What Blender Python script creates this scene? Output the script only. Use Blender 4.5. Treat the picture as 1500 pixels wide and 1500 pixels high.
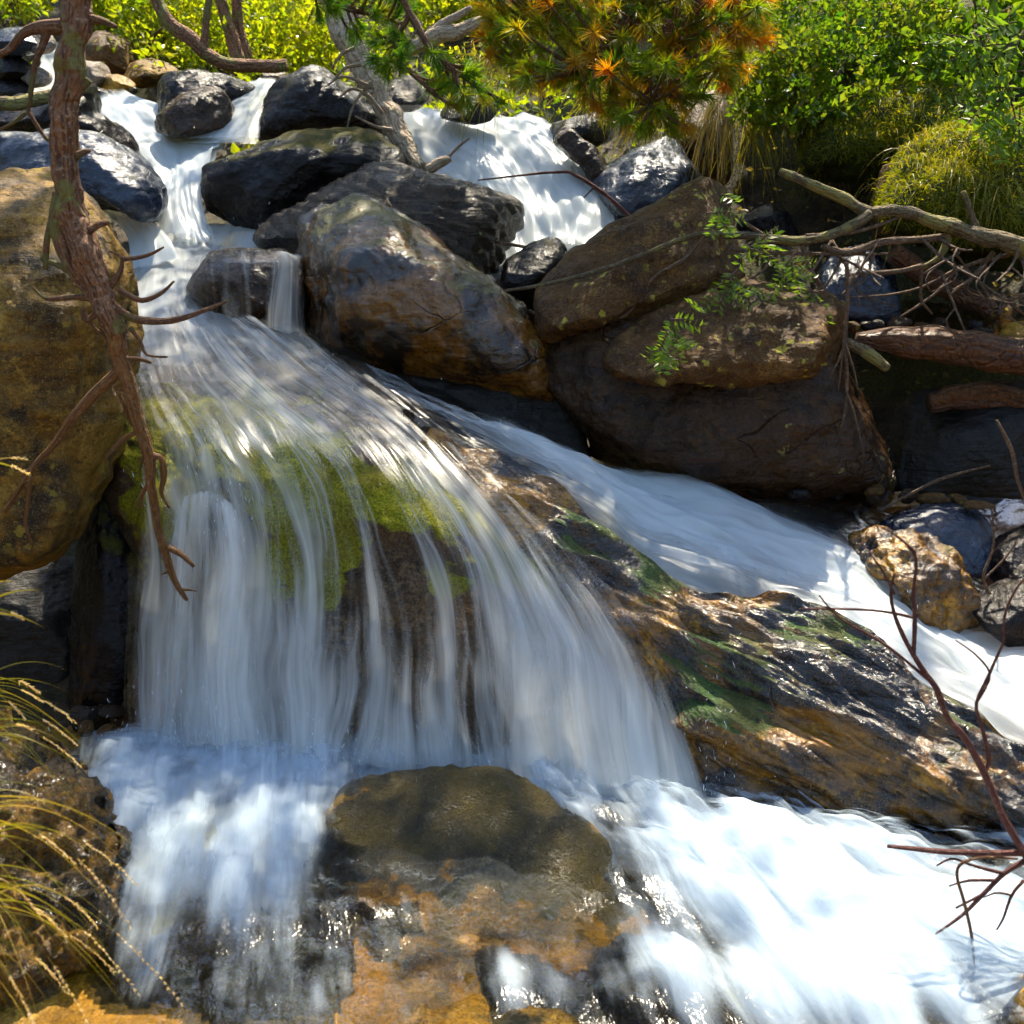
import bpy, math, random
import numpy as np
from mathutils import Vector

for o in list(bpy.data.objects):
    bpy.data.objects.remove(o, do_unlink=True)
SC = bpy.context.scene
COL = SC.collection
R = math.radians

# ------------------------------------------------------------------ camera
PITCH, FPX, CAMZ = R(12.0), 1608.3, 1.6
cam_d = bpy.data.cameras.new('camera')
cam = bpy.data.objects.new('camera', cam_d)
COL.objects.link(cam)
cam.location = (0, 0, CAMZ)
cam.rotation_euler = (R(90) - PITCH, 0, 0)
cam_d.sensor_width = 36.0
cam_d.lens = 36.0 * FPX / 1500.0
cam_d.clip_start, cam_d.clip_end = 0.05, 600
SC.camera = cam
cam_d.dof.use_dof = True
cam_d.dof.focus_distance = 4.0
cam_d.dof.aperture_fstop = 5.6

# ------------------------------------------------------------------ sky, sun, exposure
SUN_EL, SUN_AZ = R(63), R(10)
w = bpy.data.worlds.new('World'); SC.world = w; w.use_nodes = True
nt = w.node_tree; nt.nodes.clear()
sky = nt.nodes.new('ShaderNodeTexSky'); sky.sky_type = 'NISHITA'; sky.sun_disc = False
sky.sun_elevation = SUN_EL; sky.sun_rotation = SUN_AZ
bgn = nt.nodes.new('ShaderNodeBackground'); bgn.inputs[1].default_value = 0.15
wo = nt.nodes.new('ShaderNodeOutputWorld')
nt.links.new(sky.outputs[0], bgn.inputs[0]); nt.links.new(bgn.outputs[0], wo.inputs[0])
sl = bpy.data.lights.new('sun', 'SUN'); sl.energy = 4.6; sl.angle = R(0.5); sl.color = (1, .89, .69)
sun = bpy.data.objects.new('sun', sl); COL.objects.link(sun)
SUND = Vector((math.sin(SUN_AZ) * math.cos(SUN_EL), math.cos(SUN_AZ) * math.cos(SUN_EL), math.sin(SUN_EL)))
sun.rotation_euler = SUND.to_track_quat('Z', 'Y').to_euler()
SC.view_settings.view_transform = 'Standard'
SC.view_settings.look = 'None'
SC.view_settings.exposure = 1.42
SC.view_settings.gamma = 1.0
SC.cycles.use_denoising = True
SC.cycles.max_bounces = 6
SC.cycles.diffuse_bounces = 2
SC.cycles.glossy_bounces = 2
SC.cycles.use_adaptive_sampling = True
SC.cycles.adaptive_threshold = 0.06
SC.cycles.transparent_max_bounces = 10
SC.cycles.sample_clamp_indirect = 6
SC.cycles.caustics_reflective = False
SC.cycles.caustics_refractive = False

# ------------------------------------------------------------------ maths helpers
rng = np.random.default_rng(7)
random.seed(7)
CP, SP = math.cos(PITCH), math.sin(PITCH)

def P(a):
    """photo pixel (1500 px frame) + distance Y -> world points, array (...,3)"""
    a = np.asarray(a, float)
    xr = (a[..., 0] - 750) / FPX
    yr = (750 - a[..., 1]) / FPX
    dy = CP + yr * SP
    dz = -SP + yr * CP
    k = a[..., 2] / dy
    return np.stack([xr * k, a[..., 2] + 0 * k, CAMZ + dz * k], -1)

def G(px, py, z=0.0):
    """photo pixel on the level z -> (px, py, Y)"""
    yr = (750 - py) / FPX
    dy = CP + yr * SP; dz = -SP + yr * CP
    return (px, py, (z - CAMZ) / dz * dy)

def cr(pts, n, closed=False):
    """Catmull-Rom through pts (m,k) -> (n,k)"""
    p = np.asarray(pts, float); m = len(p)
    if closed:
        t = np.linspace(0, m, n, endpoint=False); i = np.floor(t).astype(int)
        idx = [(i - 1) % m, i % m, (i + 1) % m, (i + 2) % m]
    else:
        t = np.linspace(0, m - 1, n); i = np.minimum(np.floor(t).astype(int), m - 2)
        idx = [np.maximum(i - 1, 0), i, i + 1, np.minimum(i + 2, m - 1)]
    f = (t - i)[:, None]
    a, b, c, d = (p[k] for k in idx)
    return 0.5 * (2 * b + (c - a) * f + (2 * a - 5 * b + 4 * c - d) * f ** 2 + (3 * b - a - 3 * c + d) * f ** 3)

_G = rng.normal(size=(256, 3)); _G /= np.linalg.norm(_G, axis=1)[:, None]
_PM = np.concatenate([rng.permutation(256)] * 3)
def perlin(p):
    p = np.asarray(p, float); i = np.floor(p).astype(int); f = p - i
    u = f * f * f * (f * (f * 6 - 15) + 10)
    i &= 255
    r = 0
    for dx in (0, 1):
        for dy in (0, 1):
            for dz in (0, 1):
                h = _PM[_PM[_PM[(i[..., 0] + dx) & 255] + ((i[..., 1] + dy) & 255)] + ((i[..., 2] + dz) & 255)]
                g = _G[h]
                d = g[..., 0] * (f[..., 0] - dx) + g[..., 1] * (f[..., 1] - dy) + g[..., 2] * (f[..., 2] - dz)
                wgt = (u[..., 0] if dx else 1 - u[..., 0]) * (u[..., 1] if dy else 1 - u[..., 1]) * (u[..., 2] if dz else 1 - u[..., 2])
                r = r + d * wgt
    return r
def fbm(p, o=4, gain=.5):
    p = np.asarray(p, float); s = 0; a = 1.0
    for k in range(o):
        s = s + a * perlin(p * 2 ** k + 17.3 * k); a *= gain
    return s
def ridged(p, o=3):
    p = np.asarray(p, float); s = 0; a = 1.0
    for k in range(o):
        s = s + a * (1 - 2 * np.abs(perlin(p * 2 ** k + 9.1 * k))); a *= .5
    return s

# ------------------------------------------------------------------ object helpers
def mesh_obj(name, V, F, mat, parent=None, uv=None, attrs=None, smooth=True, origin=None):
    V = np.asarray(V, float)
    if parent is not None:
        off = np.array(parent.matrix_world.translation if parent.parent is None else WLOC.get(parent.name, (0, 0, 0)))
        off = np.array(WLOC.get(parent.name, (0, 0, 0)))
    elif origin is not None:
        off = np.array(origin)
    else:
        off = np.zeros(3)
    me = bpy.data.meshes.new(name)
    if isinstance(F, np.ndarray):
        me.vertices.add(len(V)); me.vertices.foreach_set('co', (V - off).ravel())
        k = F.shape[1]
        me.loops.add(F.size); me.loops.foreach_set('vertex_index', F.ravel().astype(np.int32))
        me.polygons.add(len(F)); me.polygons.foreach_set('loop_start', (np.arange(len(F)) * k).astype(np.int32))
        me.update(calc_edges=True)
    else:
        me.from_pydata((V - off).tolist(), [], F)
    if uv is not None:
        ul = me.uv_layers.new(name='flow')
        li = np.zeros(len(me.loops), np.int32); me.loops.foreach_get('vertex_index', li)
        ul.data.foreach_set('uv', np.asarray(uv, float)[li].ravel())
    for k, v in (attrs or {}).items():
        at = me.attributes.new(k, 'FLOAT', 'POINT'); at.data.foreach_set('value', np.asarray(v, float).ravel())
    me.polygons.foreach_set('use_smooth', [smooth] * len(me.polygons))
    me.validate(); me.update()
    o = bpy.data.objects.new(name, me); COL.objects.link(o)
    if mat: me.materials.append(mat)
    if parent is not None:
        o.parent = parent
        WLOC[o.name] = tuple(off)
    else:
        o.location = off
        WLOC[o.name] = tuple(off)
    return o
WLOC = {}

def tag(o, label=None, cat=None, group=None, kind=None):
    if label: o['label'] = label
    if cat: o['category'] = cat
    if group: o['group'] = group
    if kind: o['kind'] = kind
    return o

def thing(name, loc, label, cat, group=None):
    o = bpy.data.objects.new(name, None); COL.objects.link(o)
    o.location = loc; o.empty_display_size = .1
    WLOC[o.name] = tuple(loc)
    return tag(o, label, cat, group)

def grid_faces(nv, nu, wrap=False):
    i = np.arange(nv - 1)[:, None] * nu
    if wrap:
        j = np.arange(nu)[None, :]; j2 = (j + 1) % nu
    else:
        j = np.arange(nu - 1)[None, :]; j2 = j + 1
    return np.stack([i + j, i + j2, i + nu + j2, i + nu + j], -1).reshape(-1, 4)

def vnormals(V, F):
    N = np.zeros_like(V)
    a, b, c, d = (V[F[:, k]] for k in range(4))
    n = np.cross(c - a, d - b)
    for k in range(4):
        np.add.at(N, F[:, k], n)
    return N / (np.linalg.norm(N, axis=1)[:, None] + 1e-9)

# ------------------------------------------------------------------ materials
class NT:
    def __init__(s, name):
        s.m = bpy.data.materials.new(name); s.m.use_nodes = True
        s.t = s.m.node_tree; s.t.nodes.clear()
        s.out = s.t.nodes.new('ShaderNodeOutputMaterial')
    def n(s, typ, **kw):
        x = s.t.nodes.new('ShaderNode' + typ)
        for k, v in kw.items():
            if k.startswith('i_'):
                s.put(x.inputs[int(k[2:])] if k[2:].isdigit() else x.inputs[k[2:]], v)
            else:
                setattr(x, k, v)
        return x
    def put(s, sock, v):
        if hasattr(v, 'links') or hasattr(v, 'is_linked'):
            s.t.links.new(v, sock)
        else:
            if isinstance(v, tuple) and len(v) == 3 and len(sock.default_value) == 4: v = v + (1,)
            sock.default_value = v
    def math(s, op, a, b=0.5, c=None, clamp=False):
        x = s.n('Math', operation=op, use_clamp=clamp)
        s.put(x.inputs[0], a); s.put(x.inputs[1], b)
        if c is not None: s.put(x.inputs[2], c)
        return x.outputs[0]
    def mix(s, f, a, b, mode='MIX'):
        x = s.n('Mix', data_type='RGBA', blend_type=mode)
        s.put(x.inputs[0], f); s.put(x.inputs[6], a); s.put(x.inputs[7], b)
        return x.outputs[2]
    def map(s, v, a, b, c=0.0, d=1.0, smooth=True):
        x = s.n('MapRange', interpolation_type='SMOOTHSTEP' if smooth else 'LINEAR')
        for i, q in enumerate((v, a, b, c, d)): s.put(x.inputs[i], q)
        return x.outputs[0]
    def noise(s, vec, scale, detail=4, rough=.55, dist=0.0):
        x = s.n('TexNoise'); s.put(x.inputs['Vector'], vec)
        x.inputs['Scale'].default_value = scale; x.inputs['Detail'].default_value = detail
        x.inputs['Roughness'].default_value = rough; x.inputs['Distortion'].default_value = dist
        return x.outputs['Fac']
    def mapping(s, vec, scale=(1, 1, 1), rot=(0, 0, 0), loc=(0, 0, 0)):
        x = s.n('Mapping'); s.put(x.inputs[0], vec)
        x.inputs[1].default_value = loc; x.inputs[2].default_value = rot; x.inputs[3].default_value = scale
        return x.outputs[0]
    def bump(s, h, strength, dist=.02, normal=None):
        x = s.n('Bump'); x.inputs['Strength'].default_value = strength
        x.inputs['Distance'].default_value = dist; s.put(x.inputs['Height'], h)
        if normal is not None: s.put(x.inputs['Normal'], normal)
        return x.outputs[0]
    def done(s, sh):
        s.t.links.new(sh, s.out.inputs[0]); return s.m

def rock_mat(name, dark, mid, light, rough=(.25, .6), moss=0.0, mosscol=(.05, .075, .008), lichen=0.0, lichcol=(.42, .36, .10),
             fol=(.5, .2, .3), fols=6.0, stain=None, stain_amt=.5, coat=0.0, bump=.8, sc=1.0, finew=.4, spec=.35, crk=.7, mossr=.8, grain=1.0):
    t = NT(name)
    tc = t.n('TexCoord').outputs['Object']
    geo = t.n('NewGeometry')
    nz = t.n('SeparateXYZ', i_0=geo.outputs['Normal']).outputs[2]
    big = t.noise(tc, 2.2 * sc, 5, .6, .4)
    med = t.noise(tc, 9 * sc, 6, .65, .6)
    fine = t.noise(tc, 55 * sc, 5, .7)
    fo = t.noise(t.mapping(tc, (1.2 * sc, 1.2 * sc, fols * 2.2 * sc), fol), 3.0, 6, .62, .25)
    gvo = t.n('TexVoronoi', i_Vector=tc); gvo.inputs['Scale'].default_value = 38 * sc
    v1 = t.math('ADD', t.math('MULTIPLY', big, .45), t.math('MULTIPLY', fo, .55))
    col = t.mix(t.map(v1, .36, .56), dark, mid)
    col = t.mix(t.map(t.math('ADD', t.math('MULTIPLY', med, .6), t.math('MULTIPLY', fine, .4)), .50, .66), col, light)
    # cracks / dark specks that belong to the stone
    col = t.mix(t.map(fine, .32, .46, .75, 0), col, tuple(c * .35 for c in dark))
    if stain:
        sm = t.map(t.noise(tc, 3.1 * sc, 4, .6, .8), .62 - .25 * stain_amt, .74 - .2 * stain_amt)
        col = t.mix(sm, col, t.mix(t.map(fine, .35, .65), tuple(c * .4 for c in stain), stain))
    wrp = t.n('VectorMath', operation='MULTIPLY_ADD'); wq = t.n('TexNoise'); t.put(wq.inputs['Vector'], tc); wq.inputs['Scale'].default_value = 3.5 * sc
    t.put(wrp.inputs[0], wq.outputs['Color']); wrp.inputs[1].default_value = (.45, .45, .45); t.put(wrp.inputs[2], t.mapping(tc, (1, 1, 1.9), fol))
    ck = t.n('TexVoronoi', feature='DISTANCE_TO_EDGE'); t.put(ck.inputs['Vector'], wrp.outputs[0]); ck.inputs['Scale'].default_value = 3.0 * sc
    crack = t.math('MULTIPLY', t.map(ck.outputs['Distance'], .022, .0), t.map(big, .52, .66, 0, crk))
    col = t.mix(crack, col, tuple(c * .22 for c in dark))
    spk = t.noise(tc, 170 * sc, 2, .6)
    col = t.mix(t.map(spk, .54, .70, 0, .75 * grain), col, tuple(min(1, c * 1.8) for c in light))
    col = t.mix(t.map(t.noise(tc, 95 * sc, 3, .65), .42, .52, .6 * grain, 0), col, tuple(c * .4 for c in dark))
    rgh = t.map(med, .35, .65, rough[0], rough[1])
    if lichen > 0:
        vo = t.n('TexVoronoi', i_Vector=t.mapping(tc, (1, 1, 1), (.3, .2, .1)), feature='SMOOTH_F1'); vo.inputs['Scale'].default_value = 20 * sc
        wob = t.math('ADD', vo.outputs['Distance'], t.math('ADD', t.math('MULTIPLY', t.math('SUBTRACT', med, .5), 1.1), t.math('MULTIPLY', t.math('SUBTRACT', fine, .5), .8)))
        lm = t.math('MULTIPLY', t.map(wob, .22, .16), t.map(big, .62 - .3 * lichen, .70 - .3 * lichen))
        col = t.mix(lm, col, t.mix(fine, tuple(c * .6 for c in lichcol), lichcol))
        rgh = t.mix(lm, rgh, (.85, .85, .85))
    hgt = t.math('ADD', t.math('ADD', t.math('MULTIPLY', fo, .8), t.math('MULTIPLY', med, .5)),
                 t.math('ADD', t.math('MULTIPLY', fine, finew), t.math('MULTIPLY', gvo.outputs['Distance'], .10)))
    hgt = t.math('SUBTRACT', hgt, t.math('MULTIPLY', crack, .5))
    if moss > 0:
        mn = t.math('ADD', t.math('ADD', t.math('MULTIPLY', nz, .45), t.math('MULTIPLY', big, 1.1)), t.math('MULTIPLY', med, .35))
        mn = t.math('ADD', mn, t.n('Attribute', attribute_name='mossw').outputs['Fac'])
        mm = t.map(mn, 1.42 - moss, 1.58 - moss)
        mf = t.noise(tc, 120, 3, .7)
        mc = t.mix(t.map(mf, .3, .7), tuple(c * .35 for c in mosscol), tuple(c * 1.5 for c in mosscol))
        mc = t.mix(t.map(t.noise(tc, 5, 3), .4, .65), mc, t.mix(.5, mc, (.16, .11, .012)))
        col = t.mix(mm, col, mc)
        rgh = t.mix(mm, rgh, (mossr,) * 3)
        hgt = t.math('ADD', hgt, t.math('MULTIPLY', mm, t.math('MULTIPLY', mf, .8)))
    b = t.n('BsdfPrincipled')
    t.put(b.inputs['Base Color'], col); t.put(b.inputs['Roughness'], rgh)
    b.inputs['Specular IOR Level'].default_value = spec
    b.inputs['Coat Weight'].default_value = coat * .6; b.inputs['Coat Roughness'].default_value = .12
    nb = t.bump(hgt, bump, .03)
    t.put(b.inputs['Normal'], nb)
    t.put(b.inputs['Coat Normal'], t.bump(hgt, bump * .55, .03))
    return t.done(b.outputs[0])

M = {}
M['tan'] = rock_mat('tan_rock', (.062, .028, .003), (.26, .135, .014), (.42, .25, .04), (.45, .75), moss=.05, lichen=.45, lichcol=(.36, .25, .03), fol=(.9, .5, .2), fols=3, bump=1.0, stain=(.04, .022, .008), stain_amt=.5, grain=0.45)  # stain colour here paints dark shading patches on the boulder
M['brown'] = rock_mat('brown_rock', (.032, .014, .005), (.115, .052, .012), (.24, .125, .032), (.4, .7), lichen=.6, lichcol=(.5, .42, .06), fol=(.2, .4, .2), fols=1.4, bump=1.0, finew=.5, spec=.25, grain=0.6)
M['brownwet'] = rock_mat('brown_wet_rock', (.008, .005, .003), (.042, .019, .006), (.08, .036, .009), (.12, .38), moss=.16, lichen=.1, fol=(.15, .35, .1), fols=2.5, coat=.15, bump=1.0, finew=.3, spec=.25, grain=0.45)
M['dark'] = rock_mat('dark_wet_rock', (.004, .003, .004), (.011, .008, .008), (.030, .021, .016), (.12, .4), moss=.26, mosscol=(.05, .055, .004), fol=(.5, .35, .2), fols=2, coat=.15, finew=.2, bump=.9, spec=.2, grain=0.3)
M['darkmoss'] = rock_mat('dark_mossy_rock', (.003, .002, .003), (.007, .005, .006), (.018, .014, .011), (.12, .4), moss=.44, mosscol=(.07, .07, .004), fol=(.4, .3, .2), fols=2, coat=.12, finew=.2, bump=.9, spec=.2, grain=0.3)
M['schist'] = rock_mat('layered_schist', (.006, .005, .005), (.034, .021, .010), (.12, .075, .035), (.2, .5), moss=.14, lichen=.2, fol=(.35, .55, .1), fols=9, coat=.3, bump=1.0, grain=0.6)
M['center'] = rock_mat('wet_grey_brown_rock', (.004, .005, .010), (.020, .013, .008), (.11, .055, .012), (.10, .32), moss=.36, mosscol=(.09, .095, .006), fol=(.5, .75, .2), fols=2.5, stain=(.22, .09, .008), stain_amt=.75, coat=.9, bump=.8, finew=.16, spec=.5, grain=0.2)
M['blue'] = rock_mat('wet_rock_sky_sheen_tint', (.006, .010, .018), (.018, .028, .055), (.06, .08, .12), (.12, .4), moss=.26, fol=(.4, .3, .2), fols=2, coat=.6, finew=.2, grain=0.3)  # blue in the base colour paints the sky's sheen on wet stone
M['gold'] = rock_mat('golden_algae_rock', (.008, .006, .004), (.24, .10, .001), (.55, .26, .002), (.09, .34), moss=.22, mosscol=(.045, .11, .006), fol=(.25, -.65, .3), fols=3, stain=(.006, .010, .018), stain_amt=.85, coat=.7, bump=1.0, finew=.25, spec=.5, grain=0.2)
M['bed'] = rock_mat('stream_bed_rock', (.10, .05, .005), (.40, .20, .012), (.58, .34, .04), (.25, .5), moss=.0, fol=(.3, -.4, .3), fols=2, stain=(.04, .026, .008), stain_amt=.15, coat=.2, bump=1.0, crk=.2, grain=0.4)
M['fallrock'] = rock_mat('mossy_fall_rock', (.022, .013, .010), (.085, .052, .026), (.19, .12, .06), (.45, .7), moss=.20, mosscol=(.27, .26, .002), fol=(1.1, .1, .2), fols=2, stain=(.16, .075, .018), stain_amt=.5, coat=0, spec=.2, crk=.3, grain=0.5)
M['black'] = rock_mat('bank_rock_shade_tone', (.004, .004, .004), (.011, .009, .007), (.024, .019, .013), (.3, .65), moss=.12, fol=(.4, .2, .2), fols=4, coat=.15)  # near-black colour paints the deep shade of hollows and undercuts
M['foreground'] = rock_mat('algae_covered_rock', (.010, .007, .003), (.050, .030, .005), (.13, .08, .014), (.10, .34), moss=.20, mosscol=(.026, .021, .003), fol=(.2, .1, .2), fols=2, stain=(.42, .20, .006), stain_amt=.8, coat=.7, sc=1.6, bump=1.0, finew=.8, crk=.2, spec=.5, mossr=.3, grain=0.35)
M['shallow'] = rock_mat('golden_shallow_rock', (.06, .032, .005), (.30, .155, .010), (.52, .31, .04), (.10, .34), moss=.12, mosscol=(.026, .021, .003), fol=(.2, .1, .2), fols=2, stain=(.42, .20, .006), stain_amt=.8, coat=.7, sc=1.6, bump=1.0, finew=.8, crk=.2, spec=.5, mossr=.3, grain=0.35)
M['pale'] = rock_mat('pale_dry_rock', (.10, .075, .055), (.24, .18, .13), (.38, .30, .24), (.4, .7), lichen=.2, fols=3)
M['moss'] = rock_mat('moss_mat', (.02, .028, .004), (.055, .075, .008), (.10, .115, .012), (.8, .95), fols=1, bump=1.0, sc=1.6)

def ground_mat():
    t = NT('forest_floor'); tc = t.n('TexCoord').outputs['Object']
    a = t.noise(tc, 1.1, 5, .6); b = t.noise(tc, 9, 5, .7); c = t.noise(tc, 60, 4, .7)
    col = t.mix(t.map(b, .4, .6), (.012, .009, .005), (.07, .045, .02))
    col = t.mix(t.math('MULTIPLY', t.map(a, .45, .58), t.map(c, .35, .6)), col, (.09, .10, .014))
    col = t.mix(t.map(c, .6, .72), col, (.17, .12, .06))
    bs = t.n('BsdfPrincipled'); t.put(bs.inputs['Base Color'], col); bs.inputs['Roughness'].default_value = .85
    t.put(bs.inputs['Normal'], t.bump(t.math('ADD', b, t.math('MULTIPLY', c, .5)), 1.0, .06))
    return t.done(bs.outputs[0])
M['ground'] = ground_mat()

def bark_mat(name, a, b, c, lich=(.25, .22, .06), lamt=.3, rough=.8):
    t = NT(name); uv = t.n('UVMap').outputs[0]; tc = t.n('TexCoord').outputs['Object']
    f1 = t.noise(t.mapping(uv, (26, 6, 1)), 1, 5, .65, .6); f2 = t.noise(tc, 70, 4, .7); f3 = t.noise(tc, 7, 3)
    col = t.mix(t.map(f1, .38, .58), a, b); col = t.mix(t.map(f2, .5, .68), col, c)
    col = t.mix(t.map(t.math('ADD', f3, t.math('MULTIPLY', f2, .3)), .78 - .2 * lamt, .86 - .2 * lamt), col, lich)
    bs = t.n('BsdfPrincipled'); t.put(bs.inputs['Base Color'], col); bs.inputs['Roughness'].default_value = rough
    pl = t.n('TexVoronoi', feature='DISTANCE_TO_EDGE'); t.put(pl.inputs['Vector'], t.mapping(uv, (9, 22, 1))); pl.inputs['Scale'].default_value = 1.0
    t.put(bs.inputs['Normal'], t.bump(t.math('ADD', t.math('ADD', f1, t.math('MULTIPLY', t.map(pl.outputs['Distance'], 0, .25), .5)), t.math('MULTIPLY', f2, .6)), 1.0, .02))
    return t.done(bs.outputs[0])
M['bark'] = bark_mat('reddish_bark', (.11, .045, .02), (.33, .15, .07), (.50, .29, .16), lamt=.5)
M['deadwood'] = bark_mat('bare_dead_wood', (.15, .055, .012), (.34, .14, .030), (.44, .22, .07), lamt=-.6, rough=.5)
M['palewood'] = bark_mat('pale_dead_wood_lit_tone', (.34, .22, .12), (.68, .52, .36), (.80, .68, .54), lamt=0)  # pale wood lightened further to paint sunlight on the shaded trunk
M['twig'] = bark_mat('thin_brown_twig', (.12, .065, .032), (.27, .16, .09), (.45, .32, .20), lamt=-.5)
M['redtwig'] = bark_mat('purple_red_twig', (.11, .035, .032), (.24, .085, .07), (.40, .20, .15), lamt=-1)
M['lichbranch'] = bark_mat('lichened_branch', (.09, .06, .025), (.21, .15, .07), (.34, .27, .15), lich=(.32, .27, .08), lamt=.7)
M['log'] = bark_mat('wet_brown_log', (.05, .018, .006), (.14, .05, .012), (.24, .10, .03), lamt=-.5, rough=.4)

def leaf_mat(name, a, b, c, trans=.5, rough=.4, gloss=True):
    t = NT(name); cv = t.n('Attribute', attribute_name='cv').outputs['Fac']
    r = t.n('ValToRGB'); t.put(r.inputs[0], cv)
    r.color_ramp.elements[0].color = a + (1,); r.color_ramp.elements[1].color = c + (1,)
    e = r.color_ramp.elements.new(.5); e.color = b + (1,)
    col = r.outputs[0]
    bs = t.n('BsdfPrincipled'); t.put(bs.inputs['Base Color'], col); bs.inputs['Roughness'].default_value = rough
    tr = t.n('BsdfTranslucent'); t.put(tr.inputs[0], t.mix(1.0, col, (1.5, 1.5, .7), 'MULTIPLY'))
    mx = t.n('MixShader'); mx.inputs[0].default_value = trans
    t.t.links.new(bs.outputs[0], mx.inputs[1]); t.t.links.new(tr.outputs[0], mx.inputs[2])
    return t.done(mx.outputs[0])
M['needle'] = leaf_mat('pine_needles', (.04, .14, .010), (.12, .26, .010), (.34, .26, .012), .6, .45)
M['needledry'] = leaf_mat('drying_pine_needles', (.06, .19, .008), (.20, .26, .008), (.68, .22, .008), .6, .45)
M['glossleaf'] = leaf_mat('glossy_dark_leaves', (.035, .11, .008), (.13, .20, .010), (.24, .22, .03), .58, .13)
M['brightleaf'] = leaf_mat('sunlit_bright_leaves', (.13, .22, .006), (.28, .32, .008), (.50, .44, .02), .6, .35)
M['rowan'] = leaf_mat('rowan_leaves', (.08, .17, .012), (.15, .25, .018), (.28, .33, .04), .5, .3)
M['grass'] = leaf_mat('grass_blades', (.12, .14, .012), (.25, .22, .015), (.46, .31, .05), .5, .45)
M['seed'] = leaf_mat('dry_seed_heads_lit_tone', (.60, .42, .20), (.75, .58, .36), (.82, .70, .52), .55, .5)  # colour raised to stand in for sun on the backlit heads
M['mossblade'] = leaf_mat('moss_fuzz', (.05, .09, .003), (.17, .19, .004), (.42, .33, .008), .5, .7)
M['drygrass'] = leaf_mat('dry_hanging_grass', (.10, .075, .02), (.22, .16, .05), (.36, .27, .11), .35, .6)
M['forest'] = leaf_mat('forest_leaves', (.04, .10, .006), (.10, .18, .008), (.24, .28, .012), .58, .4)

def water_mat(name, fu=34.0, fv=1.3, white=(.80, .90, .97), k=1.2, gl=.16, tint=(1, 1, 1), soft=.3, trans=.4, film_amt=.9, gbump=.5, wg=.04, spark=0):  # bluish whites paint the cool look of shaded water
    t = NT(name)
    uv = t.n('UVMap').outputs[0]
    dens = t.n('Attribute', attribute_name='dens').outputs['Fac']
    wn = t.n('TexNoise'); t.put(wn.inputs['Vector'], t.mapping(uv, (4.5, 1.3, 1))); wn.inputs['Scale'].default_value = 1.0; wn.inputs['Detail'].default_value = 2
    wv = t.n('VectorMath', operation='MULTIPLY_ADD'); t.put(wv.inputs[0], wn.outputs['Color']); wv.inputs[1].default_value = (.16, .25, 0); t.put(wv.inputs[2], uv)
    uv = wv.outputs[0]
    s1 = t.noise(t.mapping(uv, (fu, fv, 1)), 1.0, 3, .5, .2)
    s2 = t.noise(t.mapping(uv, (fu * 3.6, fv * 1.5, 1), loc=(3, 7, 0)), 1.0, 3, .55)
    s3 = t.noise(t.mapping(uv, (fu * .33, fv * .8, 1), loc=(9, 2, 0)), 1.0, 3, .5, .4)
    s4 = t.noise(t.mapping(uv, (fu * .12, fv * .9, 1), loc=(1, 4, 0)), 1.0, 4, .6, .6)
    m = t.math('ADD', t.math('ADD', t.math('MULTIPLY', s1, .26), t.math('MULTIPLY', s2, .12)), t.math('ADD', t.math('MULTIPLY', s3, .32), t.math('MULTIPLY', s4, .30)))
    m = t.map(m, .35, .65, 0, 1, False)
    a = t.math('ADD', t.math('MULTIPLY', t.math('SUBTRACT', m, .5), k), dens)
    alpha = t.map(a, 0.0, 1.0, 0.0, .985)
    d = t.n('BsdfDiffuse'); t.put(d.inputs[0], white)
    if soft > .09: t.put(d.inputs['Normal'], t.bump(m, soft, .02))
    tr = t.n('BsdfTranslucent'); t.put(tr.inputs[0], white)
    m1 = t.n('MixShader'); m1.inputs[0].default_value = trans
    t.t.links.new(d.outputs[0], m1.inputs[1]); t.t.links.new(tr.outputs[0], m1.inputs[2])
    tp = t.n('BsdfTransparent'); t.put(tp.inputs[0], tint)
    film, wm = tp, m1
    if film_amt > .05:
        hb = m
        if spark > 0:
            hb = t.math('ADD', m, t.math('MULTIPLY', t.noise(t.mapping(uv, (34, 22, 1)), 1.0, 3, .6, .5), spark))
        g = t.n('BsdfGlossy'); g.inputs['Roughness'].default_value = gl
        gb = t.bump(hb, gbump, .02); t.put(g.inputs['Normal'], gb)
        fr = t.n('Fresnel'); fr.inputs[0].default_value = 1.33; t.put(fr.inputs['Normal'], gb)
        film = t.n('MixShader'); t.put(film.inputs[0], t.math('MULTIPLY', fr.outputs[0], film_amt, clamp=True))
        t.t.links.new(tp.outputs[0], film.inputs[1]); t.t.links.new(g.outputs[0], film.inputs[2])
        wm = t.n('MixShader'); wm.inputs[0].default_value = wg
        t.t.links.new(m1.outputs[0], wm.inputs[1]); t.t.links.new(g.outputs[0], wm.inputs[2])
    fin = t.n('MixShader'); t.put(fin.inputs[0], alpha)
    t.t.links.new(film.outputs[0], fin.inputs[1]); t.t.links.new(wm.outputs[0], fin.inputs[2])
    return t.done(fin.outputs[0])
M['fall'] = water_mat('falling_water', 20, .75, white=(.86, .88, .87), k=1.6, soft=.12, gl=.3, gbump=.4, trans=.5, film_amt=.09, wg=.01)
M['stream'] = water_mat('white_stream_water', 9, 1.3, white=(.86, .92, .95), k=1.15, soft=.18, gl=.35, trans=.58, film_amt=0.06)
M['pool'] = water_mat('pool_water', 9, 2.0, white=(.68, .78, .87), k=1.1, gl=.13, tint=(1, .95, .80), soft=.1, gbump=.32, film_amt=.2, spark=.6)
M['foam'] = water_mat('soft_foam', 11, 1.7, white=(.66, .77, .87), k=1.35, soft=0, film_amt=.0)
M['still'] = water_mat('still_brown_water', 5, 5, k=.2, gl=.15, tint=(.62, .46, .25), soft=.4, film_amt=.4)

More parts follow.
